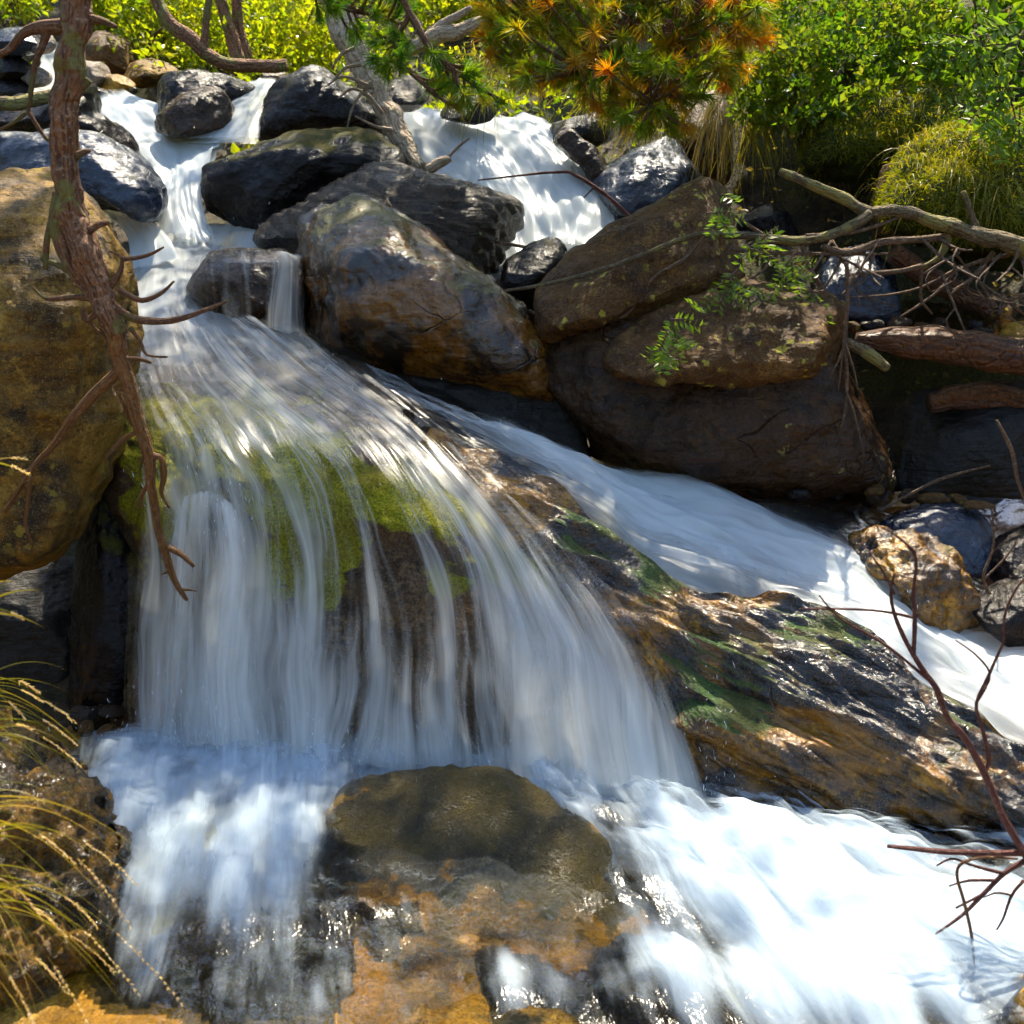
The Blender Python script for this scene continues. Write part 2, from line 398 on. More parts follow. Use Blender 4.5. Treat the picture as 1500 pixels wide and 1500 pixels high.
# ------------------------------------------------------------------ builders
def loft_grid(lines, nu, nv):
    L = np.stack([cr(l, nv) for l in lines], 1)          # nv, m, k
    return np.stack([cr(L[i], nu) for i in range(nv)], 0)  # nv, nu, k

def grid_uv(W):
    du = np.linalg.norm(np.diff(W, axis=1), axis=2).mean(0); u = np.concatenate([[0], np.cumsum(du)])
    dv = np.linalg.norm(np.diff(W, axis=0), axis=2).mean(1); v = np.concatenate([[0], np.cumsum(dv)])
    return np.stack(np.broadcast_arrays(u[None, :], v[:, None]), -1)

def water(name, lines, mat, nu=70, nv=90, layers=((0, 0),), amp=.018, fq=(9, 1.2), edge=.5, kind='structure', fade=(.06, .06)):
    """sheet(s) of water lofted over flow lines of (px, py, Y, density)"""
    gridd = loft_grid(lines, nu, nv)
    W0 = P(gridd[..., :3]); uv = grid_uv(W0)
    F0 = grid_faces(nv, nu)
    N0 = vnormals(W0.reshape(-1, 3), F0)
    if N0[:, 1].mean() > 0 or N0[:, 2].mean() < -.2: N0 = -N0
    Vs, Fs, Us, Ds = [], [], [], []
    uu = np.linspace(0, 1, nu)[None, :]
    ed = np.minimum(uu, 1 - uu); ed = np.clip(ed / .12, 0, 1) ** .7
    for li, (off, dd) in enumerate(layers):
        q = np.stack([uv[..., 0] * fq[0], uv[..., 1] * fq[1], np.full(uv.shape[:2], 3.3 * li + len(name))], -1)
        h = fbm(q, 3) * amp + fbm(q * np.array([3.5, 1.6, 1]), 2) * amp * .4
        V = W0.reshape(-1, 3) + N0 * (h.reshape(-1, 1) + off)
        Vs.append(V); Fs.append(F0 + li * nu * nv); Us.append(uv.reshape(-1, 2) + np.array([li * 5.3, li * 3.1]))
        vv = np.linspace(0, 1, nv)[:, None]
        D = gridd[..., 3] + dd - edge * (1 - ed) - 1.2 * np.clip(1 - vv / max(fade[0], 1e-3), 0, 1) - 1.2 * np.clip(1 - (1 - vv) / max(fade[1], 1e-3), 0, 1)
        Ds.append(D.ravel())
    return tag(mesh_obj(name, np.concatenate(Vs), np.concatenate(Fs), mat, uv=np.concatenate(Us), attrs={'dens': np.concatenate(Ds)}), kind=kind)

def slab(name, lines, mat, nu=120, nv=90, depth=(0, .5, -.5), amp=.05, fq=4.0, seed=0, off=0.0, stretch=None, ramp=.0, moss=()):
    """solid rock whose front follows lofted lines"""
    pg = loft_grid([[p[:3] for p in l] for l in lines], nu, nv); W = P(pg)
    mw = sum((a * np.exp(-((pg[..., 0] - x) / rx) ** 2 - ((pg[..., 1] - y) / ry) ** 2) for x, y, rx, ry, a in moss), np.zeros(pg.shape[:2])).ravel()
    V = W.reshape(-1, 3); F = grid_faces(nv, nu)
    N = vnormals(V, F)
    if N[:, 1].mean() > 0: N = -N
    q = V * fq + seed * 7.7
    if stretch is not None: q = (V @ np.array(stretch).T) * fq + seed * 7.7
    V = V + N * (fbm(q, 5, .55) * amp + ramp * ridged(q * 1.3, 3) + off)[:, None]
    B = V + np.array(depth); n = len(V)
    edge = np.concatenate([np.arange(nu), np.arange(1, nv) * nu + nu - 1, (nv - 1) * nu + np.arange(nu - 2, -1, -1), np.arange(nv - 2, 0, -1) * nu])
    e2 = np.roll(edge, -1)
    S = np.stack([edge, e2, e2 + n, edge + n], -1)
    V = np.concatenate([V, B]); F = np.concatenate([F, F[:, ::-1] + n, S])
    c = V.mean(0)
    return mesh_obj(name, V, F, mat, origin=c, attrs={'mossw': np.concatenate([mw, mw * 0])})

def rock(name, outline, Y, T, mat, label=None, cat='boulder', apex=None, lean=.35, amp=.05, fq=3.0, seed=0, facets=9, nth=150, nr=44, p=2.3, lay=0.0, laydir=(.3, .3, 1), group='boulders along the stream', back=.9):
    """boulder: traced outline with its own distance, size and thickness"""
    r_ = np.random.default_rng(seed + 101)
    o = cr(outline, nth, True)
    ol = np.asarray(outline, float)
    c = np.array(apex if apex else ol.mean(0), float)
    cy = ol[:, 1].mean()
    def yb(py): return Y + lean * (cy - py) / FPX * Y
    s = np.linspace(0.02, 1, nr); rr = np.sin(s * math.pi / 2)
    pts = []
    for r in rr:
        q = c + r * (o - c)
        d = T * max(0, 1 - r ** p) ** (1 / p)
        pts.append(P(np.column_stack([q, yb(q[:, 1]) - d])))
    b3 = pts[-1]; c3 = b3.mean(0)
    for r in rr[::-1][1::2]:
        d = T * back * max(0, 1 - r ** p) ** (1 / p)
        pts.append(c3 + (b3 - c3) * r + np.array([0, d, 0]))
    V = np.concatenate(pts); n = len(pts)
    F = grid_faces(n, nth, True)
    F = np.concatenate([F])
    ctr = V.mean(0); size = np.linalg.norm(b3 - c3, axis=1).mean()
    for k in range(facets):
        nrm = r_.normal(size=3); nrm[1] = -abs(nrm[1]) * 1.0; nrm[2] = abs(nrm[2]) if k % 2 else nrm[2]
        nrm /= np.linalg.norm(nrm)
        dd = (V - ctr) @ nrm; h = dd.max() * r_.uniform(.62, .85)
        ex = np.maximum(dd - h, 0); V = V - nrm * (ex * .8)[:, None]
    N = vnormals(V, F)
    if ((V - ctr) * N).sum() < 0: N = -N; F = F[:, ::-1]
    q = V * fq / max(.25, size) * .45 + seed * 3.7
    disp = fbm(q, 5, .55) * amp * size * 2 + ridged(q * 1.7 + 5, 5) * amp * size * .45
    if lay:
        ld = np.array(laydir, float); ld /= np.linalg.norm(ld)
        t = (V @ ld) / size * 9 + fbm(q * .8, 3) * 1.6
        disp += lay * size * (np.abs((t % 1.0) - .5) * 2) ** .6
    V = V + N * disp[:, None]
    V = np.concatenate([V, [V[:nth].mean(0), V[-nth:].mean(0)]])
    k = len(V)
    i = np.arange(nth); j = (i + 1) % nth
    tri = [(int(a), int(b), k - 2) for a, b in zip(j, i)] + [(int((n - 1) * nth + a), int((n - 1) * nth + b), k - 1) for a, b in zip(i, j)]
    FF = F.tolist() + tri
    ob = mesh_obj(name, V, FF, mat, origin=(c3[0], c3[1], V[:, 2].min()))
    return tag(ob, label, cat, group)

def tube(name, pts, mat, parent=None, seg=9, step=.02, bumpy=.12, seed=0, extra=None):
    """tapering wood through (px, py, Y, radius px); extra = more polylines joined in the same mesh"""
    Vs, Fs, Us = [], [], []; base = 0
    for k, pl in enumerate([pts] + list(extra or [])):
        p = np.asarray(pl, float)
        w = P(p[:, :3]); L = np.linalg.norm(np.diff(w, axis=0), axis=1).sum()
        n = int(max(6, min(160, L / step)))
        q = cr(p, n); W = P(q[:, :3]); rad = np.maximum(q[:, 3], .35) / FPX * q[:, 2]
        W = W + np.stack([perlin(W * 9 + seed + k + a * 31) for a in range(3)], -1) * np.minimum(rad * .55, .02)[:, None]
        T_ = np.gradient(W, axis=0); T_ /= np.linalg.norm(T_, axis=1)[:, None] + 1e-9
        ref = np.array([0, 1.0, .15]); A = np.cross(T_, ref); A /= np.linalg.norm(A, axis=1)[:, None] + 1e-9; B = np.cross(T_, A)
        th = np.linspace(0, 2 * math.pi, seg, endpoint=False)
        circ = A[:, None, :] * np.cos(th)[None, :, None] + B[:, None, :] * np.sin(th)[None, :, None]
        X = W[:, None, :] + circ * rad[:, None, None]
        nz = fbm(X * 14 + seed, 3) ; X = W[:, None, :] + circ * (rad[:, None] * (1 + bumpy * 1.6 * nz))[..., None]
        V = X.reshape(-1, 3)
        ll = np.concatenate([[0], np.cumsum(np.linalg.norm(np.diff(W, axis=0), axis=1))])
        Us.append(np.stack(np.broadcast_arrays((th / 6.283)[None, :], ll[:, None]), -1).reshape(-1, 2))
        f = grid_faces(n, seg, True) + base
        Vs.append(V); Fs += f.tolist()
        Vs.append(W[[0, -1]]); Us.append(np.array([[0, 0], [0, 0]])); k0 = base + n * seg
        Fs += [(base + (i + 1) % seg, base + i, k0) for i in range(seg)] + [(base + (n - 1) * seg + i, base + (n - 1) * seg + (i + 1) % seg, k0 + 1) for i in range(seg)]
        base += n * seg + 2
    V = np.concatenate(Vs)
    return mesh_obj(name, V, Fs, mat, parent, uv=np.concatenate(Us), origin=None if parent is not None else tuple(V.mean(0)))

def in_poly(poly, n, r_):
    poly = np.asarray(poly, float); lo, hi = poly.min(0), poly.max(0); out = []
    while len(out) < n:
        q = r_.uniform(lo, hi, size=(n * 2, 2)); ins = np.zeros(len(q), bool); j = len(poly) - 1
        for i in range(len(poly)):
            a, b = poly[i], poly[j]
            c = ((a[1] > q[:, 1]) != (b[1] > q[:, 1])) & (q[:, 0] < (b[0] - a[0]) * (q[:, 1] - a[1]) / (b[1] - a[1] + 1e-9) + a[0])
            ins ^= c; j = i
        out += q[ins].tolist()
    return np.array(out[:n])

def unit(v): return v / (np.linalg.norm(v, axis=-1, keepdims=True) + 1e-9)

def leaves_mesh(C, D, size, width, r_, fold=.25):
    """diamond folded leaves at C pointing along D"""
    n = len(C); size = np.broadcast_to(size, (n,))[:, None]
    side = unit(np.cross(D, r_.normal(size=(n, 3)))); up = np.cross(side, D)
    tip = C + D * size; mid = C + D * size * .45
    a = mid + side * size * width + up * size * fold * width; b = mid - side * size * width + up * size * fold * width
    V = np.stack([C, a, tip, b], 1).reshape(-1, 3)
    i = np.arange(n) * 4
    F = np.stack([i, i + 1, i + 2, i + 3], 1)
    return V, F

def rosettes(centers, per, size, width, r_, spread=.03, upb=.2):
    n = len(centers)
    D = unit(r_.normal(size=(n, per, 3)) + np.array([0, -.25, upb]))
    C = centers[:, None, :] + D * spread * r_.uniform(.2, 1, (n, per, 1))
    sz = size * np.repeat(r_.uniform(.6, 1.3, n), per) * r_.uniform(.6, 1.25, n * per)
    cv = np.clip(r_.normal(.45, .12, (n, 1)) + .55 * fbm(centers * 1.7, 2)[:, None] + r_.normal(0, .14, (n, per)), 0, 1)
    V, F = leaves_mesh(C.reshape(-1, 3), D.reshape(-1, 3), sz, width, r_)
    return V, F, np.repeat(cv.ravel(), 4)

def ribbons(roots, dirs, length, width, r_, droop=.6, seg=6, taper=True, cvm=.5):
    """curved grass blades / needles as narrow ribbons"""
    n = len(roots); L = np.broadcast_to(length, (n,)); Wd = np.broadcast_to(width, (n,))
    side = unit(np.cross(dirs, r_.normal(size=(n, 3)) * .5 + np.array([0, 1., 0])))
    t = np.linspace(0, 1, seg)
    Pn = roots[:, None, :] + dirs[:, None, :] * (L[:, None] * t)[..., None]
    Pn[..., 2] -= (droop * L[:, None]) * t[None, :] ** 2.2
    wd = Wd[:, None] * (1 - t ** 1.6 * .93)[None, :] if taper else Wd[:, None] * np.ones(seg)
    a = Pn + side[:, None, :] * wd[..., None] * .5; b = Pn - side[:, None, :] * wd[..., None] * .5
    V = np.stack([a, b], 2).reshape(-1, 3)
    i = (np.arange(n) * seg * 2)[:, None] + (np.arange(seg - 1) * 2)[None, :]
    F = np.stack([i, i + 1, i + 3, i + 2], -1).reshape(-1, 4)
    cv = np.repeat(np.clip(r_.normal(cvm, .2, n), 0, 1), seg * 2)
    return V, F, cv

def join(parts):
    Vs, Fs, Cs, b = [], [], [], 0
    for V, F, c in parts:
        Vs.append(V); Fs.append(F + b); Cs.append(c); b += len(V)
    return np.concatenate(Vs), np.concatenate(Fs), np.concatenate(Cs)

# ================================================================== GROUND
def terrain():
    ys = np.concatenate([np.linspace(-40, 0, 14), np.linspace(.4, 14, 130), np.linspace(14.5, 160, 60)])
    xs = np.concatenate([-np.geomspace(140, 4.2, 34), np.linspace(-4, 4, 90), np.geomspace(4.2, 140, 34)])
    X, Yg = np.meshgrid(xs, ys)
    z = np.interp(Yg, [-40, 0, 2, 3, 3.75, 4.3, 5, 6, 7, 8.5, 11, 16, 30, 160], [-.5, -.45, -.35, -.3, -.2, .25, .75, 1.25, 1.9, 2.6, 4.0, 7.2, 16, 90])
    xc = np.interp(Yg, [0, 3, 6, 10], [.3, .2, -.3, -2.2])
    bank = np.maximum(np.abs(X - xc) - np.interp(Yg, [0, 4, 6, 9], [2.6, 2.2, 2.0, 2.2]), 0)
    z = z + np.minimum(bank * .55, 3 + bank * .25)
    # undercut bank on the right behind the dead branches
    z = z + .9 * np.exp(-((X - 1.9) / 1.0) ** 2 - ((Yg - 7.2) / .7) ** 2)
    q = np.stack([X, Yg, z], -1)
    z = z + fbm(q * .9, 4) * np.clip(.12 + np.maximum(Yg - 7, 0) * .05, 0, .8) + fbm(q * 4, 3) * .05
    V = np.stack([X, Yg, z], -1).reshape(-1, 3)
    o = mesh_obj('ground', V, grid_faces(len(ys), len(xs)), M['ground'])
    return tag(o, kind='structure'), (xs, ys, z)
ground, TZ = terrain()
def gz(x, y):
    xs, ys, z = TZ
    i = np.clip(np.searchsorted(xs, x), 1, len(xs) - 1); j = np.clip(np.searchsorted(ys, y), 1, len(ys) - 1)
    return z[j, i]

# ================================================================== BEDROCK UNDER THE FALL, LEDGE, STREAM BED
FALL = [
    [(170, 470, 4.72), (168, 560, 4.22), (180, 650, 3.90), (198, 800, 3.74), (200, 950, 3.68), (195, 1105, 3.58)],
    [(215, 468, 4.74), (225, 560, 4.20), (275, 655, 3.76), (300, 760, 3.60), (300, 920, 3.52), (298, 1110, 3.47)],
    [(265, 465, 4.76), (325, 555, 4.20), (425, 650, 3.76), (480, 765, 3.56), (492, 930, 3.46), (485, 1115, 3.38)],
    [(335, 470, 4.76), (430, 555, 4.22), (560, 660, 3.78), (635, 780, 3.52), (680, 940, 3.38), (695, 1140, 3.28)],
    [(400, 475, 4.78), (515, 562, 4.26), (645, 668, 3.84), (755, 795, 3.54), (838, 950, 3.34), (880, 1170, 3.18)],
    [(455, 490, 4.80), (575, 580, 4.30), (700, 690, 3.94), (838, 818, 3.60), (945, 955, 3.38), (1050, 1200, 3.10)],
]
bedlines = [[(p[0] - 60, p[1], p[2] + .12) for p in FALL[0]]] + FALL + [[(p[0] + 50, p[1] - 10, p[2] + .08) for p in FALL[-1]]]
bedrock = slab('waterfall_rock', bedlines, M['fallrock'], 150, 130, (0, .7, -.35), amp=.08, fq=3.2, off=-.095, seed=3, ramp=.012,
               moss=[(245, 700, 40, 110, .8), (430, 730, 85, 130, .95), (335, 605, 75, 34, .8), (600, 720, 75, 55, .9), (790, 808, 80, 34, 1.0), (650, 850, 40, 40, .7), (460, 840, 45, 70, .7), (370, 900, 30, 120, .6), (180, 760, 50, 160, .7), (300, 680, 60, 50, .4)])
tag(bedrock, 'broad domed rock under the main waterfall, green moss showing through the falling water', 'rock', 'boulders along the stream')

LEDGE = [
    [(585, 605, 4.15), (720, 683, 3.96), (850, 752, 3.86), (960, 838, 3.72), (1060, 882, 3.62), (1200, 908, 3.52), (1330, 985, 3.36), (1460, 1078, 3.12), (1580, 1160, 2.95)],
    [(620, 650, 3.95), (730, 718, 3.80), (850, 792, 3.66), (950, 875, 3.54), (1055, 945, 3.42), (1190, 1005, 3.27), (1325, 1075, 3.12), (1440, 1140, 2.98), (1560, 1205, 2.86)],
    [(640, 672, 3.92), (745, 755, 3.72), (855, 845, 3.56), (945, 925, 3.46), (1045, 1050, 3.26), (1185, 1110, 3.12), (1315, 1160, 3.02), (1435, 1190, 2.94), (1550, 1230, 2.84)],
    [(650, 705, 3.95), (760, 800, 3.74), (865, 890, 3.58), (955, 990, 3.45), (1055, 1165, 3.20), (1180, 1212, 3.08), (1305, 1228, 3.02), (1430, 1238, 2.96), (1545, 1255, 2.90)],
]
ledge = slab('rock_ledge', LEDGE, M['gold'], 240, 110, (0, .45, -.4), amp=.10, fq=4.2, seed=5,
             stretch=[[.42, 0, .35], [0, .7, 0], [.9, .5, 1.5]], ramp=.04,
             moss=[(870, 800, 60, 40, .4), (960, 860, 50, 40, .4), (1060, 1030, 70, 60, .45), (1030, 960, 60, 30, .4), (1190, 940, 70, 30, .3)])
tag(ledge, 'long wet ledge of gold algae and moss between the fall and right stream', 'ledge', 'boulders along the stream')

def bed():
    xs = np.linspace(-3.2, 3.6, 190); ys = np.linspace(.8, 4.6, 130)
    X, Yg = np.meshgrid(xs, ys)
    q = np.stack([X, Yg, 0 * X], -1)
    z = -.078 + fbm(q * 2.1 + 4, 5, .55) * .05 + ridged(q * 4.2, 3) * .012
    z += .75 * np.clip((Yg - 3.45 - .12 * np.abs(X)) / .8, 0, 1) * np.clip((X - .6) / 1, 0, 1)
    return tag(mesh_obj('stream_bed', np.stack([X, Yg, z], -1).reshape(-1, 3), grid_faces(130, 190), M['bed']), kind='structure')
bed()

# ================================================================== BOULDERS
def b(outline, Y, T, mat, label, name='boulder', cat='boulder', **kw):
    b.k += 1
    return rock(name, outline, Y, T, M[mat], label, cat, seed=b.k * 5 + 1, **kw)
b.k = 0
b([(-90, 235), (0, 222), (60, 248), (115, 280), (150, 330), (172, 400), (178, 470), (168, 550), (148, 640), (132, 720), (88, 795), (20, 860), (-100, 900), (-150, 520)], 3.95, .45, 'tan',
  'huge tan lichen-streaked boulder at the left edge behind the leaning trunk', apex=(40, 500), nth=220, nr=70, amp=.05, fq=4)
b([(-40, 215), (50, 195), (130, 193), (190, 222), (228, 262), (236, 300), (215, 322), (160, 300), (100, 305), (-40, 310)], 5.6, .35, 'blue',
  'wet blue-black boulder behind the leaning trunk, left of the white cascade', apex=(120, 262), facets=3)
b([(-40, 160), (60, 140), (130, 128), (138, 165), (178, 188), (200, 222), (120, 215), (-40, 215)], 6.3, .3, 'dark', 'dark blocky rock under a mossy log at the upper left', 'rock', 'rock')
b([(185, 165), (200, 135), (235, 112), (290, 98), (345, 103), (372, 128), (352, 150), (300, 160), (250, 185), (205, 185)], 7.1, .3, 'dark', 'black rounded rock at the top of the left cascade, behind the brown one', 'rock', 'rock')
b([(208, 192), (235, 165), (265, 140), (305, 126), (330, 135), (340, 165), (330, 196), (270, 200)], 6.6, .25, 'brownwet', 'brown sparkling wet rock between the two arms of the upper cascade', 'rock', 'rock', lean=.7)
b([(372, 200), (383, 155), (412, 118), (458, 100), (500, 106), (535, 148), (565, 205), (470, 215)], 6.7, .35, 'dark', 'dark boulder with shiny top just left of the leaning pale trunk', lean=.3)
b([(298, 285), (312, 230), (355, 207), (440, 197), (530, 196), (585, 222), (580, 262), (505, 275), (440, 305), (390, 345), (335, 350), (302, 325)], 5.95, .42, 'darkmoss', 'big black boulder with mossy top right of the white cascade', apex=(415, 265), nth=180, lean=.3)
b([(378, 345), (405, 293), (465, 252), (540, 234), (605, 240), (680, 268), (740, 295), (767, 322), (748, 352), (722, 400), (640, 415), (500, 400), (420, 365)], 5.5, .36, 'schist', 'dark layered boulder with ribbed surface, behind the centre boulder', apex=(600, 330), nth=200, lay=.035, laydir=(.45, .2, 1), lean=.5, facets=4)
b([(416, 360), (435, 315), (490, 296), (550, 300), (620, 343), (690, 392), (750, 438), (800, 487), (832, 540), (825, 590), (760, 590), (640, 575), (520, 525), (455, 490), (430, 440)], 4.97, .55, 'center', 'large wet boulder in the centre with moss on top and a sunlit brown right flank', apex=(600, 405), nth=240, nr=80, lean=.3, facets=2, fq=4, amp=.045)
b([(455, 480), (560, 505), (700, 545), (800, 545), (852, 575), (878, 650), (880, 720), (790, 690), (680, 650), (570, 600)], 4.75, .25, 'black', 'low rock coloured black for the shade under the centre boulder beside the stream', 'rock', 'rock', apex=(740, 610))
b([(720, 405), (758, 370), (808, 350), (830, 372), (818, 402), (785, 440), (730, 448)], 5.15, .16, 'dark', 'small wet dark stone wedged at the foot of the back cascade', 'stone', 'stone', lean=.8)
b([(790, 455), (800, 418), (850, 370), (930, 320), (1000, 278), (1045, 259), (1072, 282), (1072, 340), (1080, 405), (1045, 440), (950, 470), (860, 485), (802, 492)], 4.8, .38, 'brown', 'brown boulder with yellow lichen spots right of the back cascade', apex=(950, 400), nth=200, nr=60, facets=4, lean=.55, fq=3.5)
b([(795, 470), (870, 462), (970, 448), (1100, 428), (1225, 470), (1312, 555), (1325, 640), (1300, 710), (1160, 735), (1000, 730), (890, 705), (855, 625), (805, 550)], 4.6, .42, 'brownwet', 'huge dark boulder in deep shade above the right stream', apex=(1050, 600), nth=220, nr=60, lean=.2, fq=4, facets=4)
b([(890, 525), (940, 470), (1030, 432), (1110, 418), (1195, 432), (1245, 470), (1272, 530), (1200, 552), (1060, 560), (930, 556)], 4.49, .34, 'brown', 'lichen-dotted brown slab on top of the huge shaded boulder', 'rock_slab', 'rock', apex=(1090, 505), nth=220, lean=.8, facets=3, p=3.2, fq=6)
b([(868, 250), (885, 232), (930, 210), (985, 203), (1026, 240), (1045, 275), (960, 318), (900, 318)], 6.1, .3, 'blue', 'blue-grey wet rock right of the back cascade in front of the dark hollow', 'rock', 'rock', lean=.9)
b([(985, 270), (985, 170), (1010, 125), (1050, 130), (1068, 190), (1060, 270)], 6.7, .25, 'brown', 'brown rock face under the pine branches beside the dry hanging grass', 'rock', 'rock')
b([(800, 190), (822, 176), (850, 190), (876, 225), (900, 275), (922, 335), (905, 350), (878, 290), (850, 235)], 6.15, .12, 'brownwet', 'gold-rimmed wet rock along the right edge of the back cascade', 'rock', 'rock')
b([(1205, 400), (1225, 375), (1275, 362), (1310, 380), (1325, 420), (1310, 470), (1250, 478), (1212, 450)], 5.2, .2, 'blue', 'wet rock with a glaring highlight in the small brown pool', 'rock', 'rock', lean=.9)
b([(1285, 340), (1290, 260), (1315, 225), (1350, 215), (1370, 280), (1360, 350), (1320, 375)], 5.55, .22, 'brown', 'pinkish bare rock face under the left side of the sunlit mossy mound', 'rock', 'rock')
b([(268, 405), (290, 379), (340, 366), (400, 368), (432, 378), (448, 430), (445, 500), (380, 500), (300, 455)], 4.98, .26, 'brownwet', 'small dark rock in the middle pool with water spilling over it', 'rock', 'rock', lean=.3)
def sunk_rock():
    o = cr([(440, 1200), (490, 1150), (560, 1143), (640, 1143), (730, 1148), (800, 1164), (862, 1200), (935, 1262), (1030, 1340), (1120, 1450), (1100, 1580), (860, 1680), (600, 1640), (470, 1500), (420, 1350), (420, 1260)], 280, True)
    c = np.array([690, 1225.]); rr = np.sin(np.linspace(.01, 1, 120) * math.pi / 2)
    q = c + rr[:, None, None] * (o - c)[None]
    W = P(G(q[..., 0], q[..., 1], 0.0)) if False else P(np.stack(G(q[..., 0], q[..., 1], 0.0), -1))
    px, py = q[..., 0], q[..., 1]
    top = np.interp(px, [430, 520, 720, 800, 860, 940], [1165, 1152, 1158, 1176, 1212, 1275])
    d = py - top
    z = -.040 + .18 * np.exp(-((px - 690) / 200) ** 2) * np.clip(d / 26, -1, 1) * np.exp(-np.maximum(d - 30, 0) ** 2 / (2 * 46 ** 2))
    z += .05 * np.exp(-((px - 505) / 50) ** 2 - ((py - 1185) / 35) ** 2) + .05 * np.exp(-((px - 860) / 60) ** 2 - ((py - 1262) / 32) ** 2)
    n3 = np.stack([W[..., 0], W[..., 1], 0 * px], -1)
    z += fbm(n3 * 5 + 3, 6, .6) * .028 * np.exp(-np.maximum(d - 130, 0) / 90) + fbm(n3 * 14, 4) * .010 + ridged(n3 * 9, 4) * .006
    z -= .16 * rr[:, None] ** 10
    W[..., 2] = z
    B = W[-1] - np.array([0, 0, .3])
    V = np.concatenate([W.reshape(-1, 3), B]); F = grid_faces(121, 280, True)
    F = np.concatenate([F]); V = np.concatenate([V, [W[0].mean(0)]])
    k = len(V) - 1
    FF = F.tolist() + [(i, k, (i + 1) % 280) for i in range(280)]
    ob = mesh_obj('boulder', V, [f[::-1] for f in FF], M['shallow'], origin=V.mean(0), attrs={'mossw': np.concatenate([(.75 * np.exp(-((px - 680) / 230) ** 4 - ((d - 60) / 75) ** 4) + fbm(n3 * 9, 4) * .7).ravel(), np.zeros(281)])})
    tag(ob, 'broad algae-covered rock breaking the foreground pool, sunk under golden shallow water in front', 'boulder', 'boulders along the stream')
sunk_rock()
b([(-120, 1050), (0, 1080), (80, 1125), (128, 1180), (150, 1280), (125, 1380), (60, 1450), (-120, 1540)], 2.6, .22, 'foreground', 'brown and gold wet rock behind the grass at the lower left corner', apex=(0, 1290), nth=180, nr=70, lean=.9, amp=.11, fq=7)
b([(1255, 790), (1300, 778), (1360, 790), (1405, 815), (1440, 870), (1445, 930), (1390, 945), (1340, 930), (1320, 870), (1270, 830)], 3.85, .16, 'gold', 'gold mossy rock in the right stream behind the bare twigs', 'rock', 'rock', lean=.5, nth=180, amp=.10, fq=5)
b([(1285, 790), (1310, 755), (1370, 740), (1430, 750), (1468, 790), (1455, 835), (1380, 840)], 4.15, .15, 'blue', 'flat blue-shining wet rock behind the gold mossy rock in the right stream', 'rock', 'rock', lean=1.2)
b([(100, 1010), (118, 760), (150, 690), (185, 640), (220, 700), (225, 850), (215, 1000), (190, 1080), (130, 1080)], 3.95, .2, 'darkmoss', 'dark mossy rock wall beside the left edge of the main waterfall', 'rock', 'rock', lean=.1, nth=180)
b([(-120, 1060), (-120, 820), (20, 840), (120, 800), (150, 900), (140, 1060), (40, 1110)], 4.3, .2, 'black', 'black dripping rock face under the huge tan boulder', 'rock', 'rock', lean=.1)
b([(1310, 590), (1400, 570), (1600, 560), (1620, 760), (1500, 780), (1400, 745), (1315, 740)], 4.75, .25, 'black', 'black dripping bank rock under the logs at the right edge', 'rock', 'rock', lean=.1)
b([(1060, 330), (1060, 200), (1180, 170), (1320, 200), (1420, 230), (1540, 300), (1540, 430), (1300, 400)], 7.0, .5, 'black', 'dark undercut bank behind the dead branches', 'rock', 'rock', lean=.0)
b([(1080, 330), (1110, 305), (1150, 300), (1180, 325), (1170, 350), (1100, 352)], 5.9, .15, 'dark', 'dark round stone half hidden in the hollow behind the branches', 'stone', 'stone')
b([(1465, 500), (1480, 476), (1530, 470), (1560, 520), (1480, 530)], 4.65, .1, 'bed', 'reddish stone at the right edge above the brown log', 'stone', 'stone')
b([(1478, 1490), (1490, 1455), (1530, 1430), (1580, 1500), (1540, 1560), (1480, 1540)], 2.2, .08, 'bed', 'orange stone in the bottom right corner of the pool', 'stone', 'stone')
b([(1425, 905), (1445, 870), (1490, 850), (1560, 845), (1600, 900), (1560, 955), (1480, 960)], 3.72, .14, 'dark', 'dark wet rock at the right edge just above the white stream', 'rock', 'rock', lean=.9)
b([(1445, 830), (1470, 790), (1530, 765), (1590, 800), (1580, 860), (1490, 868)], 4.0, .14, 'dark', 'dark rock at the right edge beside the thin upright dry twig', 'rock', 'rock', lean=.9)
